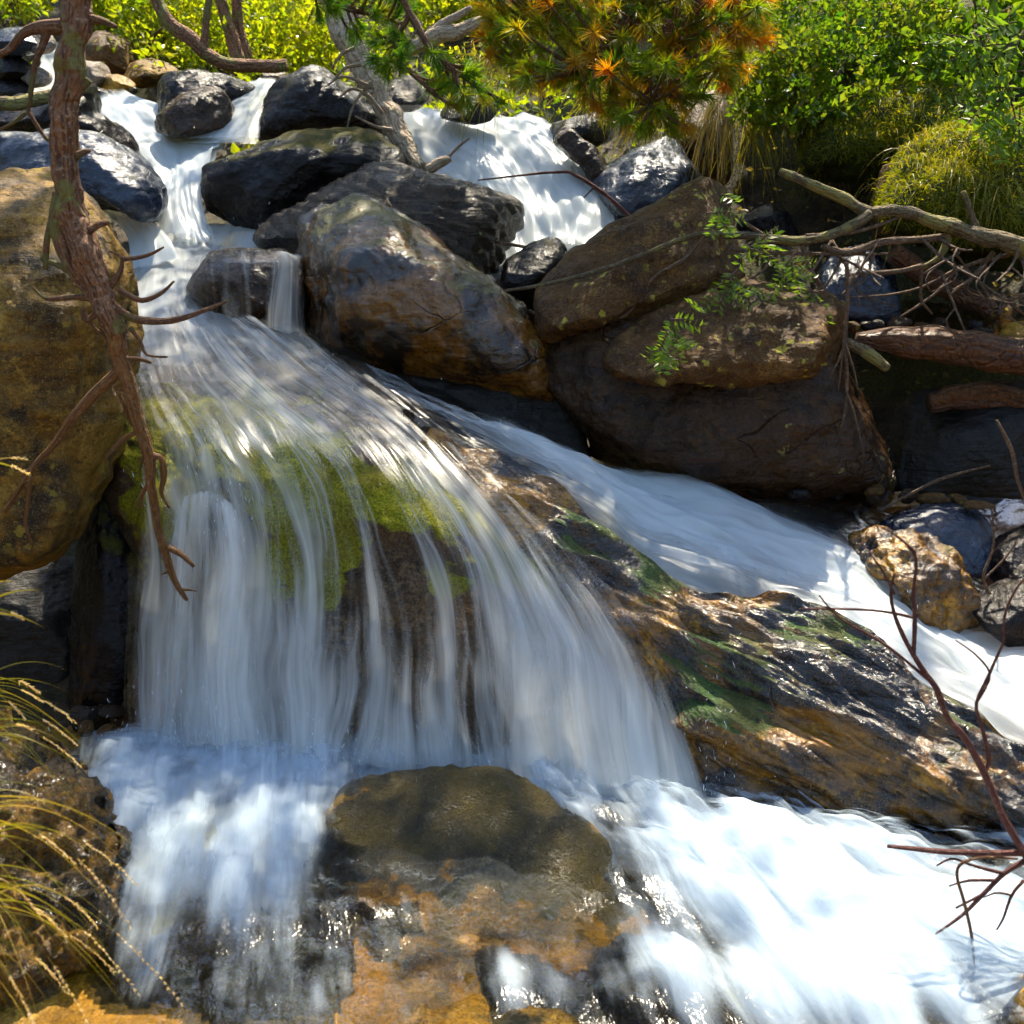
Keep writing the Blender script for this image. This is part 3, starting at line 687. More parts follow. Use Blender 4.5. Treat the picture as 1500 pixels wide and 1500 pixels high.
# far upstream
b([(118, 100), (122, 60), (150, 36), (178, 45), (196, 85), (190, 112), (140, 118)], 8.6, .4, 'brown', 'mossy brown boulder far upstream right of the leaning trunk')
b([(176, 112), (195, 92), (235, 88), (262, 108), (240, 122), (190, 124)], 8.3, .3, 'tan', 'low ochre rock on the far bank below the bright shrubs', 'rock', 'rock')
for q, (x, y, ww, hh, mt, lb) in enumerate([
        (130, 108, 34, 20, 'pale', 'sunlit pinkish stone just right of the leaning trunk at the cascade top'),
        (165, 122, 30, 14, 'bed', 'orange-brown stone at the head of the left cascade'),
        (20, 60, 40, 22, 'blue', 'bluish sunlit stone at the far upper left'),
        (58, 62, 24, 16, 'pale', 'pale stone beside the bluish one at the far upper left'),
        (15, 100, 34, 20, 'dark', 'dark wet stone at the left edge below the bluish one'),
        (48, 112, 26, 16, 'pale', 'small glinting stone left of the leaning trunk'),
        (12, 126, 30, 20, 'dark', 'dark stone low at the left edge above the mossy log'),
        (400, 112, 22, 12, 'pale', 'white sunlit stone at the head of the right cascade arm'),
        (590, 140, 40, 26, 'schist', 'grey stone behind the leaning pale trunk'),
        (690, 160, 44, 20, 'dark', 'dark stone above the head of the back cascade'),
        (850, 190, 50, 26, 'black', 'dark stone in shade under the pine, right of the back cascade head')]):
    a = np.linspace(0, 2 * math.pi, 9, endpoint=False)
    Yq = 6.6 if x > 560 else 7.9
    b([(x + ww * math.cos(t) * random.uniform(.85, 1.15), y + hh * math.sin(t) * random.uniform(.85, 1.15)) for t in a], Yq, ww / FPX * Yq * .9, mt, lb, 'stone', 'stone', nth=60, nr=20, lean=.6, group='small stones upstream')

r_ = np.random.default_rng(17); peb = []
for (x0, y0, x1, y1, Yp, n) in [(1140, 728, 1300, 745, 4.3, 9), (1215, 486, 1480, 492, 4.78, 12), (720, 442, 800, 462, 5.0, 4), (1060, 352, 1180, 380, 5.5, 6), (90, 1040, 190, 1090, 3.75, 9), (140, 128, 200, 145, 7.4, 5), (560, 330, 590, 345, 5.4, 2), (20, 1120, 120, 1140, 3.2, 5), (1330, 735, 1480, 760, 4.3, 6)]:
    for k in range(n):
        p = P(np.array([r_.uniform(x0, x1), r_.uniform(y0, y1), Yp + r_.normal(0, .10)]))
        if len(peb) < 4:
            a = np.linspace(0, 2 * math.pi, 8, endpoint=False); c0 = (750, 750)
            o = rock('pebble', [(750 + 22 * math.cos(q) * r_.uniform(.8, 1.2), 750 + 14 * math.sin(q) * r_.uniform(.8, 1.2)) for q in a], 4.0, .045, M[('brown', 'brownwet', 'schist', 'dark')[len(peb)]], seed=900 + len(peb), nth=40, nr=14, facets=2, group=None)
        else:
            o = peb[int(r_.integers(4))].copy(); COL.objects.link(o)
        o.location = p; o.scale = (r_.uniform(.35, 1.2), r_.uniform(.35, 1.2), r_.uniform(.3, .9)); o.rotation_euler = (0, 0, r_.uniform(0, 6.28))
        tag(o, 'small pebble lying in the gaps between the larger rocks', 'pebble', 'small pebbles between the rocks')
        peb.append(o)

# mossy mounds: boulder with a moss cover of short blades
def mound(outline, Y, T, label, n, apex, grass, blade=.035):
    root_c = P(np.array([np.mean([p[0] for p in outline]), max(p[1] for p in outline), Y]))
    t = thing('mossy_boulder', tuple(root_c), label, 'mossy boulder', 'mossy mounds on the right bank')
    ob = rock('moss_cover', outline, Y, T, M['moss'], seed=b.k + 77, apex=apex, lean=.6, facets=2, amp=.10, fq=4, group=None)
    for kk in ('label', 'category', 'group'):
        if kk in ob: del ob[kk]
    me = ob.data; wl = np.array(ob.location)
    V = np.zeros(len(me.vertices) * 3); me.vertices.foreach_get('co', V); V = V.reshape(-1, 3) + wl
    N = np.zeros(len(me.vertices) * 3); me.vertices.foreach_get('normal', N); N = N.reshape(-1, 3)
    me.transform(__import__('mathutils').Matrix.Translation(Vector(wl - np.array(t.location)))); ob.location = (0, 0, 0)
    ob.parent = t
    r_ = np.random.default_rng(n)
    sel = np.where((N[:, 1] < .3) & (N[:, 2] > -.55))[0]
    i = r_.choice(sel, n); base = V[i] + r_.normal(0, .012, (n, 3))
    D = unit(N[i] * .7 + r_.normal(0, .45, (n, 3)) + np.array([0, 0, .1]))
    Vb, Fb, cb = ribbons(base, D, r_.uniform(.4, 1.2, n) * blade, .0055, r_, .35, 3, cvm=.5)
    mesh_obj('moss_fuzz', Vb, Fb, M['mossblade'], t, attrs={'cv': cb}, smooth=False)
    if grass:
        top = sel[N[sel, 2] > .5]; i = r_.choice(top, grass)
        D = unit(r_.normal(0, .5, (grass, 3)) + np.array([-.2, -.4, .9]))
        Vb, Fb, cb = ribbons(V[i], D, r_.uniform(.10, .32, grass), .0045, r_, 1.1, 8, cvm=.4)
        mesh_obj('grass_tuft', Vb, Fb, M['grass'], t, attrs={'cv': cb}, smooth=False)
    return t
mound([(1300, 300), (1320, 245), (1350, 212), (1420, 196), (1520, 188), (1590, 260), (1560, 370), (1500, 395), (1420, 365), (1340, 330)], 5.35, .4, 'sunlit yellow-green mossy mound with grass at the right edge', 16000, (1440, 300), 700)
mound([(1185, 235), (1205, 180), (1280, 143), (1370, 128), (1440, 150), (1450, 220), (1340, 250), (1240, 258)], 6.2, .35, 'shaded dark green mossy mound beneath the glossy bush', 9000, (1310, 205), 120)

# ================================================================== WATER
def dens(lines, rows):
    """attach densities: rows[i] is the density at control row i (number, or one per line)"""
    out = []
    for li, l in enumerate(lines):
        out.append([tuple(p[:3]) + ((rows[i][li] if isinstance(rows[i], (list, tuple)) else rows[i]),) for i, p in enumerate(l)])
    return out
fl = dens(FALL, [[.34, .34, .34, .32, .27, .15], [.24, .22, .30, .28, .26, .14], [.28, .34, .24, .28, .32, .16], [.34, .42, .27, .38, .44, .26], [.48, .66, .54, .52, .80, .40], [.66, .92, .76, .74, 1.0, .6]])
water('waterfall', fl, M['fall'], 150, 170, layers=((.0, -.16), (.045, -.28)), amp=.02, fq=(7, .8), edge=.4, fade=(.04, 0))
RS = [
    [(520, 572, 4.34, .4), (685, 676, 3.97, .22), (835, 768, 3.83, .25), (955, 858, 3.68, .3), (1140, 912, 3.54, .3), (1285, 975, 3.35, .3), (1400, 1030, 3.22, .55), (1540, 1130, 3.0, .7)],
    [(505, 545, 4.42, .45), (680, 632, 4.14, .45), (830, 705, 4.02, .65), (950, 775, 3.92, .85), (1130, 835, 3.80, .95), (1270, 890, 3.64, 1.1), (1400, 970, 3.46, 1.1), (1560, 1060, 3.25, 1.1)],
    [(488, 520, 4.52, .5), (660, 612, 4.26, .5), (800, 665, 4.16, .8), (920, 720, 4.10, 1.0), (1090, 778, 4.0, 1.1), (1240, 835, 3.88, 1.0), (1380, 935, 3.66, 1.1), (1560, 980, 3.5, 1.1)],
    [(470, 498, 4.62, .4), (640, 592, 4.36, .35), (775, 635, 4.28, .5), (885, 682, 4.25, .75), (1040, 722, 4.22, .7), (1220, 795, 4.06, .6), (1350, 910, 3.82, .9), (1560, 930, 3.7, 1.0)],
]
JET = [
    [(258, 752, 3.60, .2), (232, 850, 3.55, .25), (222, 960, 3.50, .3), (215, 1100, 3.47, .4)],
    [(278, 722, 3.60, .45), (262, 800, 3.52, .4), (258, 940, 3.46, .4), (255, 1105, 3.42, .5)],
    [(305, 716, 3.59, .75), (305, 790, 3.50, .55), (305, 940, 3.43, .5), (305, 1108, 3.39, .6)],
    [(335, 735, 3.58, .55), (342, 800, 3.50, .7), (345, 940, 3.43, .75), (348, 1110, 3.38, .7)],
    [(355, 750, 3.58, .1), (366, 820, 3.51, .3), (372, 950, 3.44, .35), (380, 1110, 3.38, .4)]]
water('waterfall_jet', JET, M['fall'], 60, 110, layers=((.0, -.02), (.02, -.15)), amp=.012, fq=(8, 1), edge=.4)
water('spilling_water', [
    [(262, 382, 5.22, .5), (268, 405, 4.84, .4), (285, 460, 4.70, .5)],
    [(320, 366, 5.15, .4), (325, 382, 4.68, .25), (330, 470, 4.64, .3)],
    [(380, 366, 5.12, .3), (378, 382, 4.67, .3), (382, 485, 4.63, .3)],
    [(412, 368, 5.12, .7), (415, 384, 4.70, .6), (412, 492, 4.66, .6)],
    [(445, 372, 5.15, .8), (442, 395, 4.85, .3), (448, 495, 4.8, .3)]], M['fall'], 50, 50, amp=.01, edge=.2)
water('right_stream_water', RS, M['stream'], 80, 200, layers=((.0, -.10), (.035, -.26)), amp=.055, fq=(5, 2.6), edge=.6)
# middle pool and the V shaped cascade above it
MP = [
    [(185, 385, 5.35, .9), (182, 430, 5.05, .8), (178, 485, 4.64, .5), (172, 560, 4.18, .1)],
    [(245, 352, 5.65, 1.0), (250, 420, 5.10, .95), (262, 482, 4.66, .5), (280, 560, 4.16, .1)],
    [(320, 322, 6.0, 1.0), (300, 405, 5.2, .6), (335, 485, 4.70, .45), (400, 560, 4.17, .1)],
    [(390, 325, 5.98, 1.0), (390, 374, 5.35, .7), (400, 492, 4.74, .35), (500, 570, 4.22, .1)],
    [(455, 338, 5.85, .9), (438, 376, 5.3, .8), (452, 500, 4.79, .35), (570, 582, 4.29, .1)],
]
water('middle_pool_water', MP, M['stream'], 70, 70, layers=((.0, 0),), amp=.02, fq=(5, 1.5), fade=(.06, .14))
water('left_cascade', [
    [(138, 148, 7.3, 1.0), (165, 195, 6.9, 1.1), (222, 245, 6.3, 1.1), (236, 300, 5.95, .8), (235, 362, 5.65, .8)],
    [(160, 142, 7.35, 1.1), (205, 192, 6.9, 1.3), (245, 245, 6.3, 1.3), (250, 300, 5.9, .9), (255, 362, 5.62, .9)],
    [(180, 140, 7.4, 1.1), (255, 196, 6.8, 1.3), (270, 245, 6.3, 1.3), (275, 300, 5.88, 1.2), (290, 362, 5.62, 1.0)],
    [(190, 143, 7.4, 1.0), (320, 200, 6.7, 1.0), (318, 232, 6.3, 1.0), (298, 295, 5.9, .8), (318, 360, 5.64, .6)],
], M['stream'], 60, 90, layers=((.0, 0), (.04, -.2)), amp=.05, fq=(4, 2), edge=.3)
water('right_cascade_arm', [
    [(362, 125, 7.3, .9), (332, 165, 6.75, 1.0), (272, 212, 6.5, 1.1)],
    [(385, 122, 7.3, 1.0), (358, 165, 6.7, 1.0), (325, 212, 6.4, 1.0)],
    [(408, 122, 7.25, .9), (388, 165, 6.68, .6), (378, 210, 6.45, .6)],
], M['stream'], 36, 50, layers=((.0, 0), (.03, -.3)), amp=.02, fq=(5, 1.2))
water('side_chute_water', [
    [(95, 255, 6.1, .9), (140, 300, 5.7, .8), (185, 345, 5.45, 1.0), (190, 400, 5.25, .9)],
    [(130, 258, 6.1, .9), (165, 290, 5.75, .6), (215, 340, 5.5, 1.0), (225, 390, 5.3, 1.0)],
    [(150, 268, 6.05, .8), (200, 305, 5.75, .5), (245, 345, 5.5, .9), (262, 380, 5.35, .9)],
], M['stream'], 40, 60, amp=.02, fq=(5, 1.2), edge=.3)
BACK = [
    [(560, 205, 6.75, .9), (600, 245, 6.5, .9), (690, 330, 6.0, 1.0), (715, 425, 5.5, .8)],
    [(600, 162, 7.0, 1.0), (660, 215, 6.55, 1.1), (735, 290, 6.1, 1.1), (760, 410, 5.55, .8)],
    [(680, 172, 7.0, 1.1), (735, 215, 6.55, 1.2), (790, 290, 6.1, 1.0), (810, 380, 5.6, 1.0)],
    [(740, 176, 6.95, 1.1), (800, 215, 6.5, 1.2), (850, 290, 6.05, 1.2), (850, 370, 5.65, 1.1)],
    [(790, 178, 6.9, .9), (845, 225, 6.45, 1.0), (890, 300, 6.0, 1.0), (905, 365, 5.65, 1.0)],
]
water('back_cascade', BACK, M['stream'], 70, 90, layers=((.0, 0), (.04, -.2)), amp=.06, fq=(4, 2), edge=.3)
tag(slab('cascade_rock', [[p[:3] for p in l] for l in BACK], M['brownwet'], 60, 60, (0, .5, -.3), amp=.04, off=-.14, seed=9), 'brown rock showing through the white water of the back cascade', 'rock', 'boulders along the stream')
water('upstream_water', [
    [(40, 62, 10.0, 1.1), (60, 95, 9.0, 1.1), (20, 140, 7.9, .9)],
    [(60, 58, 10.0, 1.1), (95, 95, 9.0, 1.2), (120, 145, 7.6, 1.1)],
    [(85, 60, 10.0, 1.1), (120, 98, 9.0, 1.1), (200, 145, 7.4, 1.0)],
], M['stream'], 40, 60, amp=.03)
water('side_pool_water', [
    [(1175, 478, 4.9, .1), (1185, 455, 5.4, .2), (1190, 440, 5.9, .1)],
    [(1300, 485, 4.85, .0), (1300, 458, 5.4, .12), (1300, 440, 5.9, .1)],
    [(1420, 490, 4.8, .0), (1420, 460, 5.4, .0), (1420, 440, 5.9, .0)],
    [(1600, 490, 4.8, .0), (1600, 460, 5.4, .0), (1600, 440, 5.9, .0)],
], M['still'], 60, 40, amp=.012)
water('right_pool_water', [
    [(1010, 715, 4.4, .1), (1060, 735, 4.3, .2), (1200, 815, 4.05, .3)],
    [(1200, 715, 4.4, .0), (1240, 745, 4.25, .0), (1300, 820, 4.0, .1)],
    [(1400, 725, 4.4, .0), (1420, 800, 4.1, .0), (1450, 900, 3.8, .1)],
    [(1620, 740, 4.4, .0), (1620, 800, 4.1, .0), (1620, 950, 3.7, .1)],
], M['still'], 60, 40, amp=.012)

# foreground pool: flow lines fan out from the foot of the fall
def g(px, py, z=.0): return G(px, py, z)
POOL = [
    [g(-250, 1060), g(-300, 1250), g(-420, 1700)],
    [g(90, 1085), g(40, 1260), g(-100, 1700)],
    [g(300, 1098), g(270, 1290), g(180, 1700)],
    [g(500, 1108), g(520, 1300), g(560, 1700)],
    [g(720, 1128), g(800, 1300), g(950, 1700)],
    [g(900, 1160), g(1060, 1320), g(1350, 1700)],
    [g(1060, 1185), g(1300, 1310), g(1750, 1620)],
    [g(1250, 1215), g(1520, 1290), g(2000, 1450)],
    [g(1450, 1230), g(1700, 1260), g(2200, 1330)],
]
foam_blobs = [  # px, py, rx, ry, amount
    (290, 1120, 190, 60, 1.1), (290, 1220, 170, 100, .85), (330, 1290, 120, 80, .6), (200, 1330, 110, 90, .6), (400, 1150, 120, 50, .6),
    (560, 1118, 140, 36, .95), (720, 1135, 120, 34, 1.0), (860, 1175, 110, 42, 1.05), (980, 1220, 130, 60, 1.15), (1120, 1260, 150, 75, 1.1),
    (1080, 1330, 140, 60, .9), (1250, 1330, 170, 90, 1.0), (1180, 1430, 200, 80, .85), (1380, 1400, 170, 90, .9), (1450, 1480, 160, 80, .8), (1250, 1500, 220, 60, .6),
    (520, 1190, 40, 30, .3), (430, 1230, 80, 60, .5), (380, 1330, 90, 60, .35), (180, 1170, 90, 80, .7), (1560, 1300, 120, 100, .5), (560, 1400, 170, 60, .5), (820, 1450, 180, 60, .5), (240, 1430, 180, 70, .4), (420, 1480, 200, 60, .38), (1000, 1480, 160, 60, .6), (600, 1330, 120, 30, .3)]
def pool():
    gd = loft_grid(POOL, 190, 170); W0 = P(gd)
    px, py = gd[..., 0], gd[..., 1]
    D = np.zeros(px.shape)
    for x, y, rx, ry, a in foam_blobs:
        D = np.maximum(D, 0) + a * np.exp(-((px - x) / rx) ** 2 - ((py - y) / ry) ** 2) * (1 - .45 * np.clip(D, 0, 1))
    uv = grid_uv(W0); F = grid_faces(170, 190)
    D = D + np.clip(D * 2, 0, 1) * (fbm(np.stack([uv[..., 0] * 6.5, uv[..., 1] * 1.5, 0 * px + 8], -1), 4) * .75 + fbm(np.stack([uv[..., 0] * 2.2, uv[..., 1] * 1.6, 0 * px + 3], -1), 3) * .65) * np.interp(px, [350, 700], [.45, 1.0])
    q = np.stack([uv[..., 0] * 3.2, uv[..., 1] * 3.2, 0 * px], -1)
    h = fbm(q, 3) * .034 + fbm(q * np.array([3, 1, 1]) + 5, 3) * .010
    lift = np.clip(D, 0, 1.2) * .055
    V = W0.copy(); V[..., 2] += h * (.3 + np.clip(D, 0, 1) * 1.1) + lift * .5
    tag(mesh_obj('pool_water', V.reshape(-1, 3), F, M['pool'], uv=uv.reshape(-1, 2), attrs={'dens': (D - .55).ravel()}), kind='structure')
    # foam: stacked soft veils above the water where it churns
    Vs, Fs, Us, Ds = [], [], [], []
    for k in range(5):
        hh = fbm(q * 1.2 + 11 * (k // 2), 3) * .05
        X = V.copy(); X[..., 2] += .012 + k * .014 * np.clip(D, .2, 1.2) + np.maximum(hh, -.02) * np.clip(D, 0, 1)
        Vs.append(X.reshape(-1, 3)); Fs.append(F + k * px.size); Us.append(uv.reshape(-1, 2) + k * .13); Ds.append((D * .95 - .56 - .07 * k).ravel())
    keep = np.concatenate(Ds); Fa = np.concatenate(Fs); Fa = Fa[keep[Fa].max(1) > -.5]
    tag(mesh_obj('foam', np.concatenate(Vs), Fa, M['foam'], uv=np.concatenate(Us), attrs={'dens': keep}), kind='structure')
pool()

def spray():
    r_ = np.random.default_rng(55); C = []
    for (x, y, Yq, sx, sy, n) in [(300, 735, 3.5, 40, 25, 60), (300, 1090, 3.38, 110, 40, 220), (560, 1110, 3.3, 150, 30, 140), (900, 1165, 3.1, 120, 30, 160), (1040, 1120, 3.15, 25, 60, 60), (380, 620, 3.75, 120, 60, 50), (1290, 890, 3.6, 60, 40, 50), (280, 340, 5.5, 60, 20, 40)]:
        q = np.column_stack([r_.normal(x, sx, n), r_.normal(y, sy, n), Yq + r_.normal(0, .05, n)]); C.append(P(q))
    C = np.concatenate(C); n = len(C); L = r_.uniform(.002, .011, n)[:, None]; w_ = r_.uniform(.0006, .0014, n)[:, None]
    up = np.array([0, 0, 1.]) + r_.normal(0, .25, (n, 3)); X = np.array([1., 0, 0]); Yv = np.array([0, 1., 0])
    V = np.stack([C - up * L, C + X * w_, C + (Yv - .5 * X) * w_, C - (Yv + .5 * X) * w_, C + up * L], 1).reshape(-1, 3)
    f = np.array([[0, 2, 1], [0, 3, 2], [0, 1, 3], [4, 1, 2], [4, 2, 3], [4, 3, 1]])
    F = (np.arange(n)[:, None, None] * 5 + f[None]).reshape(-1, 3)
    tt = NT('water_drops'); bs = tt.n('BsdfPrincipled'); bs.inputs['Base Color'].default_value = (.85, .9, .95, 1); bs.inputs['Roughness'].default_value = .2
    tag(mesh_obj('spray', V, F, tt.done(bs.outputs[0]), smooth=False), 'fine drops of spray thrown up around the falls', 'spray', kind='stuff')
spray()
def litter():
    r_ = np.random.default_rng(56); n = 2600
    x = r_.uniform(.9, 4.2, n); y = r_.uniform(4.4, 8.0, n); z = np.array([gz(a, c) for a, c in zip(x, y)]) + .015
    D = unit(r_.normal(0, 1, (n, 3)) * np.array([1, 1, .25])); V, F = leaves_mesh(np.stack([x, y, z], -1), D, r_.uniform(.02, .06, n), .3, r_)
    tag(mesh_obj('leaf_litter', V, F, M['drygrass'], attrs={'cv': np.repeat(r_.uniform(0, 1, n), 4)}, smooth=False), 'brown leaf litter on the bank between the rocks', 'leaf litter', kind='stuff')
litter()

# ================================================================== DEAD TREE AT THE LEFT
Yt = 3.35
def T(*a): return [(x, y, Yt + (r_[0] if r_ else 0), w_) for x, y, w_, *r_ in a]
t = thing('leaning_tree', tuple(P(np.array([118, -200, Yt]))), 'leaning lichened bare tree at the left, its dead tip hanging before the waterfall', 'tree')
t.location = P(np.array([100., 280., Yt])); WLOC[t.name] = tuple(t.location)
tube('trunk', T((122, -60, 17), (112, 20, 18), (100, 100, 19), (96, 180, 18), (98, 260, 19), (104, 300, 19), (128, 372, 20), (152, 440, 18), (168, 490, 14)), M['bark'], t, 28, .009, .34)
tube('dead_tip', T((166, 485, 14), (182, 548, 12), (200, 610, 10), (215, 660, 9), (222, 715, 7), (232, 770, 6.5), (243, 815, 6), (256, 850, 5), (274, 880, 3)), M['deadwood'], t, 12, .012, .15)
tube('root', T((88, 280, 12), (82, 320, 11), (92, 360, 11), (110, 400, 9), (135, 440, 6)), M['bark'], t, 10)
tube('root', T((80, 300, 5), (70, 350, 4.5), (66, 395, 4)), M['bark'], t)
for nm, pl in [
    ('branch', ((172, 545, 9), (140, 575, 8), (110, 610, 7), (80, 650, 5.5), (45, 690, 4.5), (8, 750, 3.5))),
    ('branch', ((44, 695, 4), (40, 740, 3.5), (38, 770, 3), (48, 796, 1.5))),
    ('branch', ((222, 668, 6), (236, 672, 5), (240, 700, 4.5), (236, 722, 3), (248, 745, 2))),
    ('branch', ((222, 705, 4.5), (208, 725, 3.5), (204, 745, 2.5))),
    ('branch', ((246, 802, 5.5), (264, 812, 5), (284, 830, 2.5))),
    ('branch', ((200, 632, 4), (178, 645, 3.5), (156, 670, 2))),
    ('branch', ((186, 526, 4), (205, 526, 3.5), (222, 532, 2))),
    ('branch', ((168, 565, 4), (180, 590, 3.5), (194, 625, 2))),
    ('branch', ((150, 430, 7), (190, 465, 6), (235, 470, 5), (270, 465, 4), (300, 455, 3), (335, 440, 1.5))),
    ('branch', ((175, 425, 5), (205, 440, 4), (235, 430, 3), (255, 412, 1.5))),
    ('branch', ((180, 380, 4), (200, 378, 3), (222, 372, 2.5), (240, 362, 1.2))),
    ('branch', ((160, 420, 6), (175, 400, 4), (178, 378, 2.5), (160, 368, 1.5))),
    ('branch', ((150, 440, 6), (110, 435, 4.5), (70, 438, 3.5), (48, 420, 1.6))),
    ('branch', ((130, 410, 6), (100, 395, 5), (78, 385, 4), (60, 380, 3), (70, 372, 2))),
    ('branch', ((148, 455, 5), (125, 470, 4), (122, 450, 3), (130, 470, 3), (160, 500, 1.5))),
    ('branch', ((190, 480, 4), (205, 500, 3), (215, 520, 2), (245, 523, 1.5))),
    ('branch', ((92, 40, 12), (60, 40, 9), (35, 50, 7), (10, 75, 5), (-30, 85, 4))),
    ('branch', ((70, 45, 7), (62, 70, 5), (50, 100, 4), (42, 160, 3))),
    ('branch', ((40, 160, 3.5), (55, 185, 3), (70, 205, 2.5), (85, 215, 2))),
    ('branch', ((38, 165, 3), (20, 180, 2.5), (-10, 195, 2))),
    ('branch', ((125, 25, 6), (150, 30, 5), (172, 40, 2.5))),
    ('branch', ((212, 662, 3), (206, 680, 2), (206, 695, 1))),
    ('branch', ((112, 130, 7), (124, 122, 6), (130, 116, 5))),
    ('branch', ((92, 215, 7), (80, 205, 6), (74, 200, 4))),
    ('branch', ((112, 228, 6), (124, 222, 4), (132, 221, 2.5))),
    ('branch', ((128, 340, 6), (146, 328, 5), (160, 326, 3))),
    ('branch', ((110, 330, 8), (98, 345, 7), (104, 372, 6), (96, 398, 4))),
    ('branch', ((250, 835, 2.5), (240, 840, 1.6), (236, 842, .8))),
    ('branch', ((262, 865, 3), (275, 864, 2), (288, 866, 1))),
]:
    tube(nm, T(*pl), M['deadwood'] if pl[0][1] > 500 else M['bark'], t, 8, .015, .15)

def added_shade_crown():  # unseen crown added above the view to shade the fall and pool
    r_ = np.random.default_rng(12); n = 900
    C = r_.normal(0, 1, (n, 3)) * np.array([.85, .95, .7]) + np.array([-.15, 7.75, 8.0])
    V, F, cv = rosettes(C, 8, .10, .3, r_, .12)
    mesh_obj('crown', V, F, M['forest'], t, attrs={'cv': cv}, smooth=False)
    V = np.array([[-1.0 , 3.35, 2.4], [-1.35, 3.5, 3.1], [-1.3, 3.9, 3.7], [-.7, 5.2, 5.8], [-.15, 7.75, 8.0]]); q = cr(V, 30); rr = np.linspace(.045, .02, 30)
    V[0] = P(np.array([122, -55, Yt])); q = cr(V, 30); th = np.linspace(0, 6.283, 10, endpoint=False)
    W = q[:, None, :] + np.stack([np.cos(th), np.sin(th), 0 * th], -1)[None] * rr[:, None, None]
    mesh_obj('branch', W.reshape(-1, 3), grid_faces(30, 10, True), M['bark'], t, uv=np.zeros((300, 2)))  # limb made up to carry the added crown
added_shade_crown()
# mossy log across the upper left
tag(tube('fallen_log', [(-60, 168, 6.0, 10), (0, 155, 6.0, 10), (70, 142, 6.05, 9), (140, 128, 6.2, 7)], M['lichbranch']), 'thin mossy log lying across the rocks at the upper left', 'log')

# leaning pale trunk in the upper centre
t = thing('broken_trunk', tuple(P(np.array([610., 240., 6.2]))), 'pale dead trunk with sunlight painted into its colour, leaning over rocks at the upper centre', 'dead tree')
tube('trunk', [(478, -30, 6.5, 18), (500, 40, 6.4, 18), (535, 100, 6.3, 17), (565, 160, 6.2, 17), (592, 210, 6.1, 15), (618, 248, 6.0, 10)], M['palewood'], t, 14, .03, .3)
for pl in [((560, 165, 3), (540, 140, 2.5), (515, 130, 2), (495, 145, 1)), ((548, 130, 3), (525, 118, 2.4), (500, 112, 1.6), (480, 125, 1)),
           ((575, 190, 3), (550, 185, 2), (520, 170, 1.2)), ((530, 95, 3), (505, 100, 2), (488, 118, 1)), ((590, 215, 3), (570, 225, 2), (556, 235, 1)),
           ((545, 120, 3), (520, 150, 2), (508, 190, 1)), ((520, 70, 2.5), (500, 80, 2), (486, 100, 1))]:
    tube('dead_twig', [(x, y, 6.05, r) for x, y, r in pl], M['palewood'], t, 6)
# twisted log top centre
t = thing('twisted_log', tuple(P(np.array([650., 55., 7.5]))), 'weathered twisted log at the top centre above the back cascade', 'log')
tube('trunk', [(600, 75, 7.6, 9), (640, 52, 7.5, 11), (675, 45, 7.5, 10), (712, 28, 7.5, 6)], M['palewood'], t, 12)
tube('branch', [(625, 55, 7.5, 6), (650, 35, 7.5, 6), (690, 12, 7.4, 4)], M['palewood'], t)
tube('branch', [(620, 60, 7.5, 5), (608, 30, 7.5, 5), (590, 5, 7.4, 3)], M['palewood'], t)

# standing trees upstream
def bgtree(lines, label, Y, group='thin trees upstream'):
    t = thing('thin_tree', tuple(P(np.array([lines[0][0][0], lines[0][0][1], Y]))), label, 'tree', group)
    for k, l in enumerate(lines):
        tube('trunk' if k == 0 else 'branch', [(x, y, Y, r) for x, y, r in l], M['bark'], t, 10, .05)
    return t
bgtree([[(420, 95, 9), (340, 96, 9), (310, 85, 9), (280, 58, 10), (250, 38, 10), (236, 15, 9), (222, -30, 8)], [(300, 76, 6), (302, 40, 5), (308, -20, 5)]], 'crooked thin tree bending right to left over the far bank', 7.6)
bgtree([[(352, 92, 11), (340, 55, 9), (328, 20, 8), (318, -30, 8)]], 'left one of a pair of straight thin trunks among bright shrubs', 8.4)
bgtree([[(362, 92, 10), (352, 50, 8), (348, 10, 7), (345, -30, 7)]], 'right one of a pair of straight thin trunks among bright shrubs', 8.5)
bgtree([[(572, 60, 10), (575, 20, 10), (578, -40, 9)]], 'upright trunk at the top edge behind the leaning pale trunk', 8.0)

